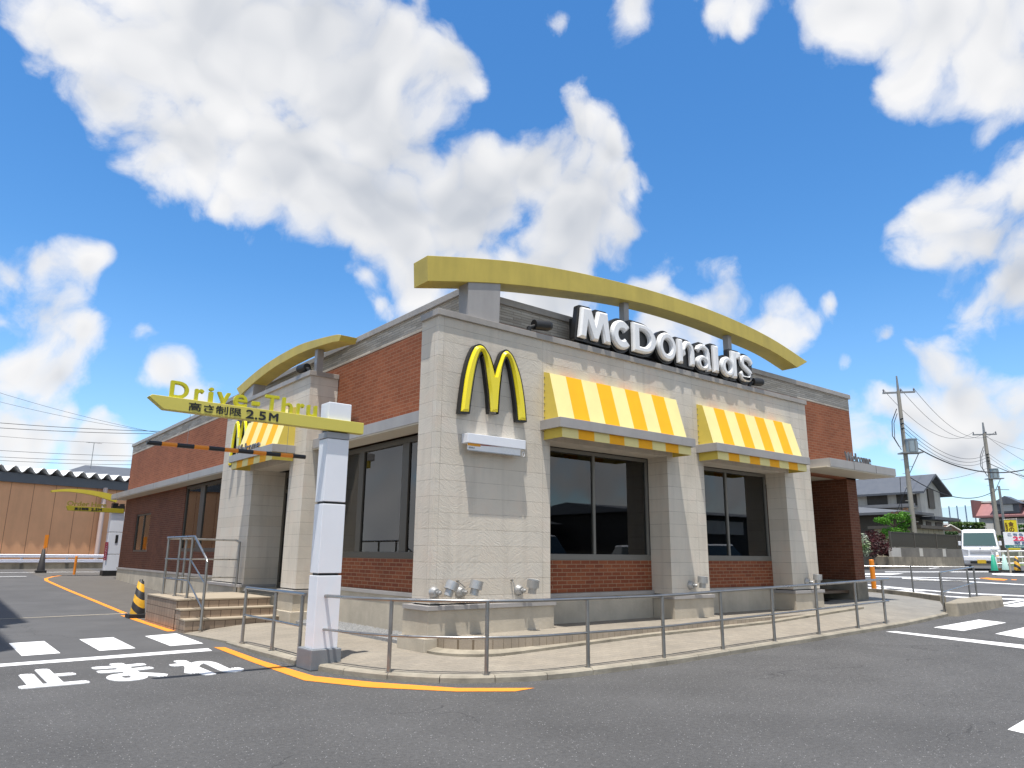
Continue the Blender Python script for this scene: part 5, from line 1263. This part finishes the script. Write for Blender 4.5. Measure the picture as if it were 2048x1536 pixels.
def hedge(name, label, px0, px1, py0, py1, D, m, n, size):
    A = atd(px0, py1, D); Bq = atd(px1, py1, D); zt = atd((px0 + px1) / 2, py0, D).z; c = (A + Bq) / 2; zb = g(c.x, c.y); w = (Bq - A).length / 2
    b = G(); rnd = random.Random(int(px0)); U = (Bq - A).normalized(); U.z = 0; U.normalize(); Nn = Vector((-U.y, U.x, 0))
    b.frame(Vector((c.x, c.y, 0)), U, Nn, (0, 0, 1), -w * .93, w * .93, -.5, .5, zb, zt - .1 * (zt - zb))
    for i in range(n):
        u = rnd.uniform(-w, w); v = rnd.uniform(-.62, .62); z = zb + (zt - zb) * rnd.random() ** .8; e = rnd.random()
        if e < .45: v = -.55 + rnd.uniform(-.1, .1)
        elif e < .8: z = zt + rnd.uniform(-.12, .1)
        p = Vector((c.x, c.y, z)) + U * u + Nn * v; s = size * rnd.uniform(.6, 1.4); q = Vector((rnd.gauss(0, 1), rnd.gauss(0, 1), rnd.gauss(0, 1))).normalized(); r_ = q.orthogonal().normalized()
        b.add([p - q * s, p + r_ * s * .6, p + q * s, p - r_ * s * .6], [(0, 1, 2, 3)])
    return tag(b.build(name, m, None, recalc=False), label, 'hedge')
hedge('hedge', 'dark clipped hedge to the right of the white van', 1972, 2016, 1074, 1112, 54, LEAFD, 2600, .10)
hedge('hedge', 'dark hedge between the panel fence and the white van', 1888, 1912, 1066, 1100, 58, LEAFD, 1200, .10)
hedge('hedge', 'lighter green shrub mass behind the van roof', 1912, 1966, 1047, 1075, 66, leaf_mat('mid_green_leaves', (.04, .09, .012), (.085, .15, .025)), 2200, .12)
hedge('hedge', 'green hedge behind the white notice board at the right edge', 2030, 2110, 1052, 1075, 70, leaf_mat('garden_green_leaves', (.03, .09, .012), (.07, .15, .025)), 1800, .13)
b = G(); q_ = [ong(2012, 1117), ong(2140, 1115), ong(2140, 1124), ong(2018, 1126)]
b.add([(p.x, p.y, g(p.x, p.y) + .01) for p in (atd(2016, 1110, 46), atd(2160, 1110, 46), atd(2160, 1110, 58), atd(2016, 1110, 58))], [(0, 1, 2, 3)]); tag(b.build('grass', mat('mown_grass', (.12, .19, .04), .9, var=.25, vscale=2)), 'mown grass strip behind the white pipe fence', None, None, 'stuff')

def red_house():
    P = atd(1953, 1032, 84); xp = P.x; r = thing('apartment_building', 'two-storey apartment house with a faded red roof and balconies', 'building', (xp, P.y, 1))
    ya = on(1950, 1020, 0, xp).y; yb = ya - 34; ze = on(1975, 1031, 0, xp).z; zr = on(1975, 1006, 0, xp + 2.4).z; zb = g(xp, ya) - .4
    b = G(); b.box(xp + .9, yb, zb, xp + 9, ya - .8, ze + .2); b.build('wall', mat('dark_facade', lin(92, 88, 84), .8, var=.15), r)
    b = G(); vs = [(xp, yb, ze), (xp, ya, ze), (xp + 2.4, ya, zr), (xp + 2.4, yb, zr)]; b.add(vs + [(x, y, z - .22) for x, y, z in vs], [(0, 1, 2, 3), (4, 5, 6, 7), (0, 1, 5, 4), (1, 2, 6, 5)]); b.add([(xp + 2.4, yb, zr), (xp + 2.4, ya, zr), (xp + 9.6, ya, zr - .1), (xp + 9.6, yb, zr - .1)], [(0, 1, 2, 3)]); b.build('roof', mat('faded_red_roof', lin(150, 104, 102), .6, var=.12, vscale=1, streak=.1), r, recalc=False)
    b = G(); b.box(xp + 2.2, yb, zr, xp + 2.6, ya, zr + .2); b.build('ridge_trim', PLASTER, r)
    b = G(); b.box(xp - .15, ya, ze - .2, xp + 9, ya + .3, zr + .25); b.build('gable_wall', mat('maroon_gable', lin(120, 84, 82), .7), r)
    for px in (1972, 2036):
        y0 = on(px - 18, 1050, 0, xp + .9).y; y1 = on(px + 22, 1050, 0, xp + .9).y
        b = G(); b.box(xp - .2, y1, on(px, 1060, 0, xp).z, xp - .1, y0, on(px, 1047, 0, xp).z); b.box(xp - .2, y1, on(px, 1060, 0, xp).z - .15, xp + .9, y0, on(px, 1060, 0, xp).z); b.build('balcony', PLASTER, r)
        b = G(); b.box(xp + .80, y1 + .3, on(px, 1058, 0, xp).z, xp + .88, y0 - .3, on(px, 1036, 0, xp).z); b.build('window', mat('pale_window', lin(150, 156, 160), .2), r)
    yd = on(2013, 1018, 0, xp).y; zd = on(2013, 1026, 0, xp).z
    b = G(); b.box(xp + .2, yd - 1.2, zd, xp + 1.8, yd + 1.2, zd + 1.1); b.prism([(xp - .1, yd - 1.6, zd + 1.0), (xp - .1, yd + 1.6, zd + 1.0), (xp - .1, yd, zd + 1.9)], (2, 0, 0)); b.build('dormer', ROOFG, r)
    b = G(); b.box(xp + .12, yd - .6, zd + .2, xp + .19, yd + .6, zd + .95); b.build('dormer_window', mat('pale_pane', lin(170, 172, 168), .2), r)
red_house()
def small_house():
    P = atd(1900, 1062, 64); U = (atd(1926, 1062, 64) - P); U.z = 0; w = U.length; U.normalize(); N = Vector((U.y, -U.x, 0)); zt = atd(1910, 1066, 64).z; zp = atd(1912, 1051, 64).z; zb = g(P.x, P.y)
    r = thing('house', 'small low house with a brown tiled gable and white trim behind the van', 'house', (P.x, P.y, zb)); V = Vector((0, 0, 1)); O = Vector((P.x, P.y, 0)); O -= U * .8; w += .6
    b = G(); b.frame(O, U, V, N, 0, w, zb, zt, -5, 0); b.build('wall', PLASTER, r)
    b = G(); b.prism([O + V * zt - U * .3, O + U * (w + .3) + V * zt, O + U * w * .5 + V * zp], -N * 5, 0); b.build('roof', mat('brown_tiles', lin(142, 112, 90), .7, var=.25, vscale=4), r)
    b = G()
    for s in (0, 1): a = O + U * (w + .4 if s else -.4) + V * (zt - .05); c = O + U * w * .5 + V * (zp + .06); b.tube([a + N * .05, c + N * .05], .07, 6)
    b.build('white_trim', PLASTER, r)
    P = atd(1880, 1052, 70); Q = atd(1925, 1052, 70); r = thing('house', 'grey house with a low pitched roof between the shed and the van', 'house', (P.x, P.y, 1)); U = Q - P; U.z = 0; w = U.length; U.normalize(); N = Vector((U.y, -U.x, 0)); O = Vector((P.x, P.y, 0)); zt = atd(1900, 1050, 70).z; zp = atd(1900, 1043, 70).z
    b = G(); b.frame(O, U, V, N, 0, w, zb, zt, -6, 0); b.build('wall', mat('grey_render', lin(150, 150, 146), .8, var=.1), r)
    b = G(); b.prism([O + V * zt - U * .3 + N * .4, O + V * zt - U * .3 - N * 6.4, O + V * zp - U * .3 - N * 3], U * (w + .6)); b.build('roof', mat('grey_tile_roof', lin(146, 143, 138), .6, var=.12), r)
    b = G(); c = O + U * (w - .9); b.frame(c, U, V, N, -.5, .5, zp - .4, zp + .2, .1, .5); b.build('roof_vent', BRONZE, r)
small_house()
def nets():
    r = thing('golf_net', 'tall netting on thin poles far behind the houses', 'net', atd(1900, 1040, 170)); NETP = mat('net_pole', lin(96, 116, 146), .6)
    xs = (1868, 1885, 1901, 1917, 1934, 1952)
    for px in xs:
        p = atd(px, 1040, 170); z = atd(px, 1013 - (px - 1885) * .06, 170).z; b = G(); b.cyl((p.x, p.y, 0), (p.x, p.y, z), .13, n=8); b.build('pole', NETP, r)
    m = bpy.data.materials.new('net_mesh'); m.use_nodes = True; t = NT(m.node_tree); o_ = t.n('ShaderNodeOutputMaterial'); df = t.n('ShaderNodeBsdfDiffuse', {'Color': (.18, .28, .5, 1)}); tr = t.n('ShaderNodeBsdfTransparent'); mx = t.n('ShaderNodeMixShader', {0: .28, 1: tr, 2: df}); t.t.links.new(mx.outputs[0], o_.inputs[0])
    a, c = atd(xs[0], 1040, 170.3), atd(xs[-1], 1040, 170.3); za, zc = atd(xs[0], 1016, 170).z, atd(xs[-1], 1011, 170).z
    b = G(); b.add([(a.x, a.y, 0), (c.x, c.y, 0), (c.x, c.y, zc), (a.x, a.y, za)], [(0, 1, 2, 3)]); b.build('netting', m, r)
nets()

# ---- utility poles and their lines
def pole(px, D, ytop, yarm, ytr, label, rad, tr_side):
    P = atd(px, 1085, D); z = lambda y: on_vertical(P, y); zb = g(P.x, P.y)
    r = thing('utility_pole', label, 'utility pole', (P.x, P.y, zb), group='concrete utility poles'); cm = mat('pole_concrete', lin(150, 145, 134), .8, var=.12, streak=.1)
    zt = z(ytop); za = z(yarm)
    b = G(); b.cyl((P.x, P.y, zb - .2), (P.x, P.y, za + .1), rad, rad * .62, 16); b.build('shaft', cm, r)
    b = G(); b.cyl((P.x, P.y, za + .1), (P.x, P.y, zt), rad * .5, rad * .28, 12); b.build('mast', STEELD, r)
    U = Vector((ROT[0][0], ROT[1][0], 0)).normalized(); N = Vector((U.y, -U.x, 0)); V = Vector((0, 0, 1)); O = Vector((P.x, P.y, 0)); T = []
    U = (U + N * .25).normalized()
    b = G(); b.frame(O, U, V, N, -.9, .95, za - .05, za + .05, -.06, .06); b.build('crossarm', STEELD, r)
    for u in (-.85, .15, .9):
        b = G(); p = O + U * u + V * (za + .05); b.cyl(p, p + V * .12, .035, .05, 10); b.cyl(p + V * .12, p + V * .2, .06, .03, 10); b.build('insulator', mat('insulator_glaze', lin(110, 110, 118), .3), r); T.append(p + V * .18)
    zt2 = z(ytr); s = 1
    b = G(); b.cyl(O + U * .34 * tr_side + V * (zt2 - .38) + N * .1, O + U * .34 * tr_side + V * (zt2 + .38) + N * .1, .34, n=18); b.cyl(O + U * .34 * tr_side + V * (zt2 + .38) + N * .1, O + U * .34 * tr_side + V * (zt2 + .44) + N * .1, .36, n=18); b.build('transformer', mat('transformer_grey', lin(146, 160, 166), .5, .2, var=.08), r)
    for k in range(6):
        a = k * 1.05; b = G(); b.frame(O + U * .34 * tr_side + N * .1 + Vector((math.cos(a) * .33, math.sin(a) * .33, 0)), U, V, N, -.02, .02, zt2 - .3, zt2 + .3, -.04, .04); b.build('cooling_fin', STEELD, r)
    b = G(); b.frame(O, U, V, N, -.3, .85, zt2 - .46, zt2 - .38, -.3, .35); b.build('platform', STEELD, r)
    b = G(); b.tube([O + U * .75 + V * (zt2 - .45), O + U * .1 + V * (zt2 - 1.7)], .025, 6); b.build('brace', STEELD, r)
    for k in range(14):
        zz = zb + 2.2 + k * .42
        if zz < za - .3: b = G(); sg = 1 if k % 2 else -1; b.cyl(O + V * zz, O + U * sg * (rad + .14) + V * zz, .012, n=5); b.build('step_bolt', STEELD, r)
    for k in range(3):
        b = G(); h = zt2 + 1.1 + k * .3; b.cyl(O - U * .1 + V * h + N * .1, O - U * .1 + V * h + N * .35, .05, n=8); b.build('rack', BLACKM, r)
    b = G(); b.tube([O - U * .2 + V * (zt2 + 2.4), O - U * .55 + V * (zt2 + 1.6), O - U * .62 + V * (zt2 + .7), O - U * .3 + V * zt2], .025, 6); b.tube([O - U * .2 + V * (zt2 + 2.1), O - U * .45 + V * (zt2 + 1.5), O - U * .5 + V * (zt2 + .5), O - U * .2 + V * (zt2 - .2)], .02, 6); b.build('drop_cable', WIREM, r)
    return O, z, T
def on_vertical(P, py):
    lo, hi = -5, 60
    for _ in range(50):
        m = (lo + hi) / 2; q = ROT.transposed() @ (Vector((P.x, P.y, m)) - EYE); y = 768 - FPX * q.y / -q.z
        if y > py: lo = m
        else: hi = m
    return m
O1, z1_, T1 = pole(1831, 44, 752, 785, 893, 'nearer concrete utility pole with a grey transformer, in front of the house', .165, 1)
O2, z2_, T2 = pole(1999, 62, 845, 869, 948, 'farther concrete utility pole standing in front of the red-roofed building', .22, .8)
for a, c in zip(T1, T2): wire(a, c, 1.6, .013, 'thin power line sagging between the two utility poles', 'lines between the utility poles')
Q = Vector((O1.x, O1.y, 0)); V_ = Vector((0, 0, 1))
for k, (ya, yb) in enumerate(((843, 908), (852, 914), (860, 920))): wire(Q + V_ * z1_(ya), Vector((O2.x, O2.y, 0)) + V_ * z2_(yb), 1.2, .015, 'thin power line sagging between the two utility poles', 'lines between the utility poles')
far = atd(2120, 912, 44); wire(Q + V_ * z1_(878), far, 1.5, .035, 'thick bundled cable swinging from the nearer utility pole out of the picture', 'thick bundled cables')
wire(Vector((O2.x, O2.y, 0)) + V_ * z2_(926), atd(2130, 968, 48), .3, .03, 'thick bundled cable leaving the farther utility pole to the right', 'thick bundled cables')
wire(Q + V_ * z1_(952), Vector((O2.x, O2.y, 0)) + V_ * z2_(984), .9, .03, 'low bundled cable between the house corner and the farther pole', 'thick bundled cables')
for ya, yb, d in ((869, 960, 60), (872, 905, 60), (905, 985, 58), (912, 990, 58)): wire(Vector((O2.x, O2.y, 0)) + V_ * z2_(ya), atd(2150, yb, d), .6, .012, 'thin line running from the farther pole out of the picture', 'lines leaving the farther pole')
wire(atd(1862, 962, 50), Vector((O2.x, O2.y, 0)) + V_ * z2_(935), .2, .012, 'thin service line from the house gable to the farther pole', 'lines between the utility poles')
wire(atd(1800, 955, 46), atd(1806, 1060, 46), 0, .018, 'guy wire of the nearer utility pole', 'guy wires'); wire(Q + V_ * z1_(965), atd(1795, 1020, 45), 0, .018, 'guy wire of the nearer utility pole', 'guy wires')
b = G(); P = atd(2013, 1080, 66); b.cyl((P.x, P.y, 0), (P.x, P.y, on_vertical(P, 972)), .13, .1, 10); b.cyl(P + Vector((-.9, .5, on_vertical(P, 979) - P.z)), P + Vector((.9, -.5, on_vertical(P, 979) - P.z)), .03, n=6); tag(b.build('steel_mast', STEELD), 'slim grey mast just behind the farther utility pole', 'mast')

# ---- vehicles
CARW = mat('white_car_paint', (.80, .81, .83), .25, 0, .5, coat=.6); CARS = mat('silver_car_paint', (.42, .43, .45), .28, .5, .5, coat=.6)
CARG = mat('car_window', (.02, .03, .035), .05, 0, .6); LAMPM = mat('lamp_lens', (.55, .57, .6), .12, .3, .6); TYRE = mat('tyre', (.015, .015, .015), .8); RIM = mat('rim_metal', (.45, .45, .46), .35, .8)
def loft(b, prof, w0, mi=0):
    """side profile list of (x, z, half width); closed outline run through both flanks"""
    n = len(prof); vs = [(x, -h, z) for x, z, h in prof] + [(x, h, z) for x, z, h in prof]
    b.add(vs, [tuple(range(n)), tuple(range(n, 2 * n))[::-1]] + [(i, n + i, n + (i + 1) % n, (i + 1) % n) for i in range(n)], mi)
def wheels(r, xs, y, rad):
    for x in xs:
        for s in (-1, 1):
            w = G(); w.cyl((x, s * (y - .1), rad), (x, s * (y + .07), rad), rad, n=24); o = w.build('tyre', TYRE, r, bev=.02, local=True)
            w = G(); w.cyl((x, s * (y + .07), rad), (x, s * (y + .076), rad), rad * .62, n=20); w.build('rim', RIM, o, local=True)
def van():
    a = ong(1914, 1140.5); c = ong(1976, 1141.5); mid = (a + c) / 2 + Vector((.35, -.35, 0)); front = (EYE - mid); front.z = 0; front.normalize()
    rz = math.atan2(front.y, front.x) - math.radians(2)
    r = thing('white_van', 'white cab-over van driving towards the camera, with a yellow number plate', 'van', (mid.x, mid.y, g(mid.x, mid.y)), rz); s = 1.06
    S = lambda l: [(x * s, z * s, h * s) for x, z, h in l]
    b = G(); loft(b, S([(0, .30, .70), (.06, .62, .735), (.04, .95, .735), (0, 1.04, .735), (-.24, 1.72, .675), (-.34, 1.84, .65), (-1.0, 1.89, .65), (-3.1, 1.87, .65), (-3.28, 1.74, .67), (-3.36, 1.0, .735), (-3.36, .35, .72), (-3.2, .24, .70), (-.15, .22, .68)]), 0); b.build('body', CARW, r, bev=.05, local=True)
    def panel(pts, m, name, off=.012):
        k = G(); P = [Vector(p) * s for p in pts]; n = (P[1] - P[0]).cross(P[2] - P[0]).normalized(); 
        if n.dot(sum(P, Vector()) / len(P) - Vector((-1.7 * s, 0, .9 * s))) < 0: n = -n
        k.prism([p + n * off for p in P], n * .01); return k.build(name, m, r, local=True)
    panel([(-.025, -.655, 1.10), (-.025, .655, 1.10), (-.225, .60, 1.69), (-.225, -.60, 1.69)], mat('windscreen', (.05, .10, .10), .06, 0, .8), 'windscreen', .02)
    for sg in (-1, 1):
        panel([(.045, sg * .50, .68), (.045, sg * .72, .68), (.03, sg * .72, .95), (.045, sg * .47, .90)], LAMPM, 'headlight', .012)
        panel([(-.22, sg * .74, 1.08), (-1.0, sg * .745, 1.08), (-1.0, sg * .69, 1.62), (-.32, sg * .69, 1.62)], CARG, 'side_window', .012)
        panel([(-1.15, sg * .745, 1.08), (-2.0, sg * .745, 1.08), (-2.0, sg * .69, 1.62), (-1.15, sg * .69, 1.62)], CARG, 'side_window', .012)
        k = G(); k.box(-.30 * s, sg * .80 * s - .06, 1.12 * s, -.22 * s, sg * .80 * s + .06, 1.32 * s); k.build('mirror', CARW, r, bev=.02, local=True)
        k = G(); k.box(-.60 * s, sg * .735 * s - .01, .30 * s, -1.15 * s, sg * .735 * s + .012, .64 * s); k.build('wheel_arch', TYRE, r, local=True)
    for z in (.76, .82, .88): k = G(); k.box(.055 * s, -.42 * s, z * s, .075 * s, .42 * s, (z + .022) * s); k.build('grille_bar', CARS, r, local=True)
    k = G(); k.box(.03 * s, -.70 * s, .42 * s, .09 * s, .70 * s, .62 * s); k.build('bumper', CARW, r, bev=.03, local=True)
    k = G(); k.box(.05 * s, -.45 * s, .30 * s, .10 * s, .45 * s, .40 * s); k.build('air_intake', TYRE, r, local=True)
    k = G(); k.box(.10 * s, -.17 * s, .31 * s, .11 * s, .17 * s, .47 * s); k.build('number_plate', mat('yellow_plate', (.65, .42, .02)), r, local=True)
    k = G(); k.cyl((.075 * s, 0, .99 * s), (.085 * s, 0, .99 * s), .04 * s, n=12); k.build('badge', CARS, r, local=True)
    wheels(r, (-.85 * s, -2.75 * s), .66 * s, .29 * s)
van()
def car(label, x, y, rz, m, kind='hatch'):
    r = thing('parked_car', label, 'car', (x, y, g(x, y)), rz, 'cars parked behind the viewer'); L = 3.9
    b = G(); loft(b, [(0, .35, .72), (.03, .62, .80), (-.25, .78, .82), (-1.0, .95, .84), (-3.4, .98, .84), (L * -1, .85, .80), (-L - .02, .4, .78), (-3.6, .22, .78), (-.2, .22, .78)], 0); b.build('body', m, r, bev=.06, local=True)
    t = 1.52 if kind == 'hatch' else 1.95; k = 0 if kind == 'hatch' else .5
    b = G(); loft(b, [(-.9 + k, .92, .80), (-1.6 + k * .7, t - .05, .62), (-2.0, t, .60), (-3.0, t - .02, .60), (-3.75, 1.0, .78)], 0); b.build('cabin', CARG, r, bev=.04, local=True)
    b = G(); loft(b, [(-1.60 + k * .7, t - .05, .625), (-1.66, t + .012, .615), (-3.0, t + .012, .61), (-3.1, t - .06, .63)], 0); b.build('roof', m, r, bev=.02, local=True)
    for s in (-1, 1):
        b = G(); b.box(-.12, s * .66 - .12, .60, .0, s * .66 + .12, .74); b.build('headlight', LAMPM, r, bev=.02, local=True)
    wheels(r, (-.75, -3.1), .74, .30)
car('silver hatchback parked opposite the front windows, nearest the corner', 10.6, -8.6, 2.0, CARS)
car('tall white wagon parked opposite the front windows', 13.4, -10.9, 1.75, CARW, 'wagon')
car('white hatchback parked beside the tall wagon', 15.0, -8.0, 2.2, CARW)
car('white hatchback parked farthest to the right opposite the windows', 21.2, -8.6, 2.1, CARW)
def shop():
    r = thing('shop_building', 'dark timber shop with grey tiled roof on the other side of the car park', 'building', (34, -46, .4))
    b = G(); b.box(24, -58, 0, 44, -46, 4.4); b.box(46.0, -54, 0, 80, -36, 5.4); b.build('wall', mat('dark_shop_wall', (.05, .045, .04), .7, var=.3), r)
    b = G(); b.prism([(23, -45, 4.4), (23, -59, 4.4), (23, -52, 5.6)], (22, 0, 0)); b.prism([(45.4, -35, 5.4), (45.4, -55, 5.4), (45.4, -45, 6.6)], (36, 0, 0)); b.build('roof', ROOFG, r)
    b = G(); b.box(33, -45.9, 3.0, 41, -45.7, 4.2); b.box(50, -35.9, 3.6, 62, -35.7, 4.9); b.build('shop_board', PLASTER, r); b = G(); b.prism([(28, -45.8, 2.9), (28, -44.0, 2.2), (28, -45.8, 2.4)], (9, 0, 0)); b.build('shop_awning', mat('lime_shop_awning', (.5, .5, .06)), r)
shop()

# ---- street furniture at the right edge
FP = ong(1994, 1143.5); FE = ong(2048, 1142.5); FU = (FE - FP); FU.z = 0; FU.normalize()
def pipe_fence():
    r = thing('pipe_fence', 'white pipe fence along the street at the right edge', 'fence', FP); m = mat('white_pipe_paint', lin(238, 238, 236), .4, var=.05)
    D = (FP - EYE).dot(Vector((-ROT[0][2], -ROT[1][2], 0)).normalized()); zz = lambda py: on_vertical(FP, py) - g(FP.x, FP.y)
    for k in range(4):
        p = FP + FU * (2.0 * k); zb = g(p.x, p.y); b = G(); b.cyl((p.x, p.y, zb), (p.x, p.y, zb + zz(1100)), .06, n=12)
        if k == 0: b.lathe([(0, -.14), (.1, -.1), (.14, 0), (.1, .1), (0, .14)], (p.x, p.y, zb + zz(1099)), 12)
        b.build('post', m, r)
    for py in (1103, 1115, 1127.5):
        b = G(); h = zz(py); b.tube([FP + FU * u + Vector((0, 0, g(*(FP + FU * u)[:2]) - FP.z + h)) for u in (0, 2, 4, 6)], .035, 8); b.build('rail', m, r)
pipe_fence()
def side(px, py): return ong(px, py)
cone(ong(1990, 1145), 'tall green and white cone at the end of the pipe fence', mat('green_cone', (.02, .33, .2), .5, var=.15), .80)
cone(ong(2012, 1143.5), 'pale mint traffic cone in front of the pipe fence', mat('mint_cone', (.42, .62, .56), .5, var=.08), .78)
cone(ong(2036, 1145), 'yellow and black striped cone beside the notice board post', CHEV, .72)
cone(ong(1998, 1143), 'orange and white cone half hidden behind the green one', stripes_mat('orange_white_stripes', (.75, .3, .08), (.75, .74, .7), .3, 0), .92)
def board():
    p = ong(2025, 1146.5); zb = p.z; z = lambda py: on_vertical(p, py); U = Vector((ROT[0][0], ROT[1][0], 0)).normalized(); V = Vector((0, 0, 1)); N = Vector((U.y, -U.x, 0)); O = Vector((p.x, p.y, 0)); O = O - U * .16
    r = thing('notice_board', 'white notice board on posts giving the 22:00 closing time of the entrance', 'sign', p); W_ = 2.5; za, zc, zd = z(1064), z(1090), z(1096)
    b = G(); b.frame(O, U, V, N, 0, W_, zd, za, -.03, 0, 0); b.frame(O, U, V, N, 0.005, W_ - .005, zd + .003, zc, 0, .004, 1); b.build('board', [WHITEP, mat('teal_strip', (.02, .16, .14), .5)], r)
    b = G(); M = Matrix((tuple(U) + (0,), tuple(V) + (0,), tuple(N) + (0,), (0, 0, 0, 1))).transposed(); M = Matrix.Translation(O) @ M; H = za - zc
    txt_into(b, 'こちらの出入口は', M, .18, 2.2, za - H * .30, za - H * .08, ext=.006, bold=.006)
    txt_into(b, '22:00', M, .42, 1.55, za - H * .66, za - H * .36, ext=.006, bold=.014, mi=1); txt_into(b, 'に', M, 1.7, 1.95, za - H * .64, za - H * .4, ext=.006, mi=0)
    txt_into(b, '閉まります', M, .45, 1.9, za - H * .95, za - H * .73, ext=.006, bold=.006)
    txt_into(b, 'ご利用時間 5:00〜22:00', M, .2, 2.3, zd + .03, zc - .03, ext=.007, mi=2)
    b.build('lettering', [mat('grey_blue_lettering', lin(96, 110, 140)), mat('pink_red_lettering', (.75, .05, .12)), WHITEP], r)
    for u in (.12, W_ - .15):
        b = G(); q = O + U * u - N * .05; b.cyl((q.x, q.y, zb - .1), (q.x, q.y, za), .04, n=10); b.build('post', CONC, r)
board()
def banner():
    p = atd(2036, 1060, 47); U = Vector((ROT[0][0], ROT[1][0], 0)).normalized(); V = Vector((0, 0, 1)); N = Vector((U.y, -U.x, 0)); O = Vector((p.x, p.y, 0)); zt = atd(2036, 1039, 47).z; zb = g(p.x, p.y)
    r = thing('banner_flag', 'yellow vertical banner with dark brown characters behind the notice board', 'banner', (p.x, p.y, zb))
    b = G(); b.cyl((p.x, p.y, zb), (p.x, p.y, zt + .1), .025, n=8); b.tube([O + V * (zt + .04), O - U * .85 + V * zt], .018, 6); b.build('pole', PLASTER, r)
    b = G(); b.frame(O, U, V, N, -.82, -.03, zt - 1.9, zt - .03, -.005, .0); b.build('cloth', mat('yellow_banner_cloth', (.74, .60, .02), .7, var=.1), r)
    b = G(); M = Matrix.Translation(O) @ Matrix((tuple(U) + (0,), tuple(V) + (0,), tuple(N) + (0,), (0, 0, 0, 1))).transposed()
    for k, ch in enumerate('金の家'): txt_into(b, ch, M, -.56, -.24, zt - .42 - k * .36, zt - .14 - k * .36, ext=.004, bold=.012)
    txt_into(b, '営業中', M @ Matrix.Translation((0, 0, 0)), -.78, -.64, zt - .9, zt - .2, ext=.004, bold=.004)
    b.build('lettering', mat('brown_lettering', (.12, .05, .01)), r)
banner()
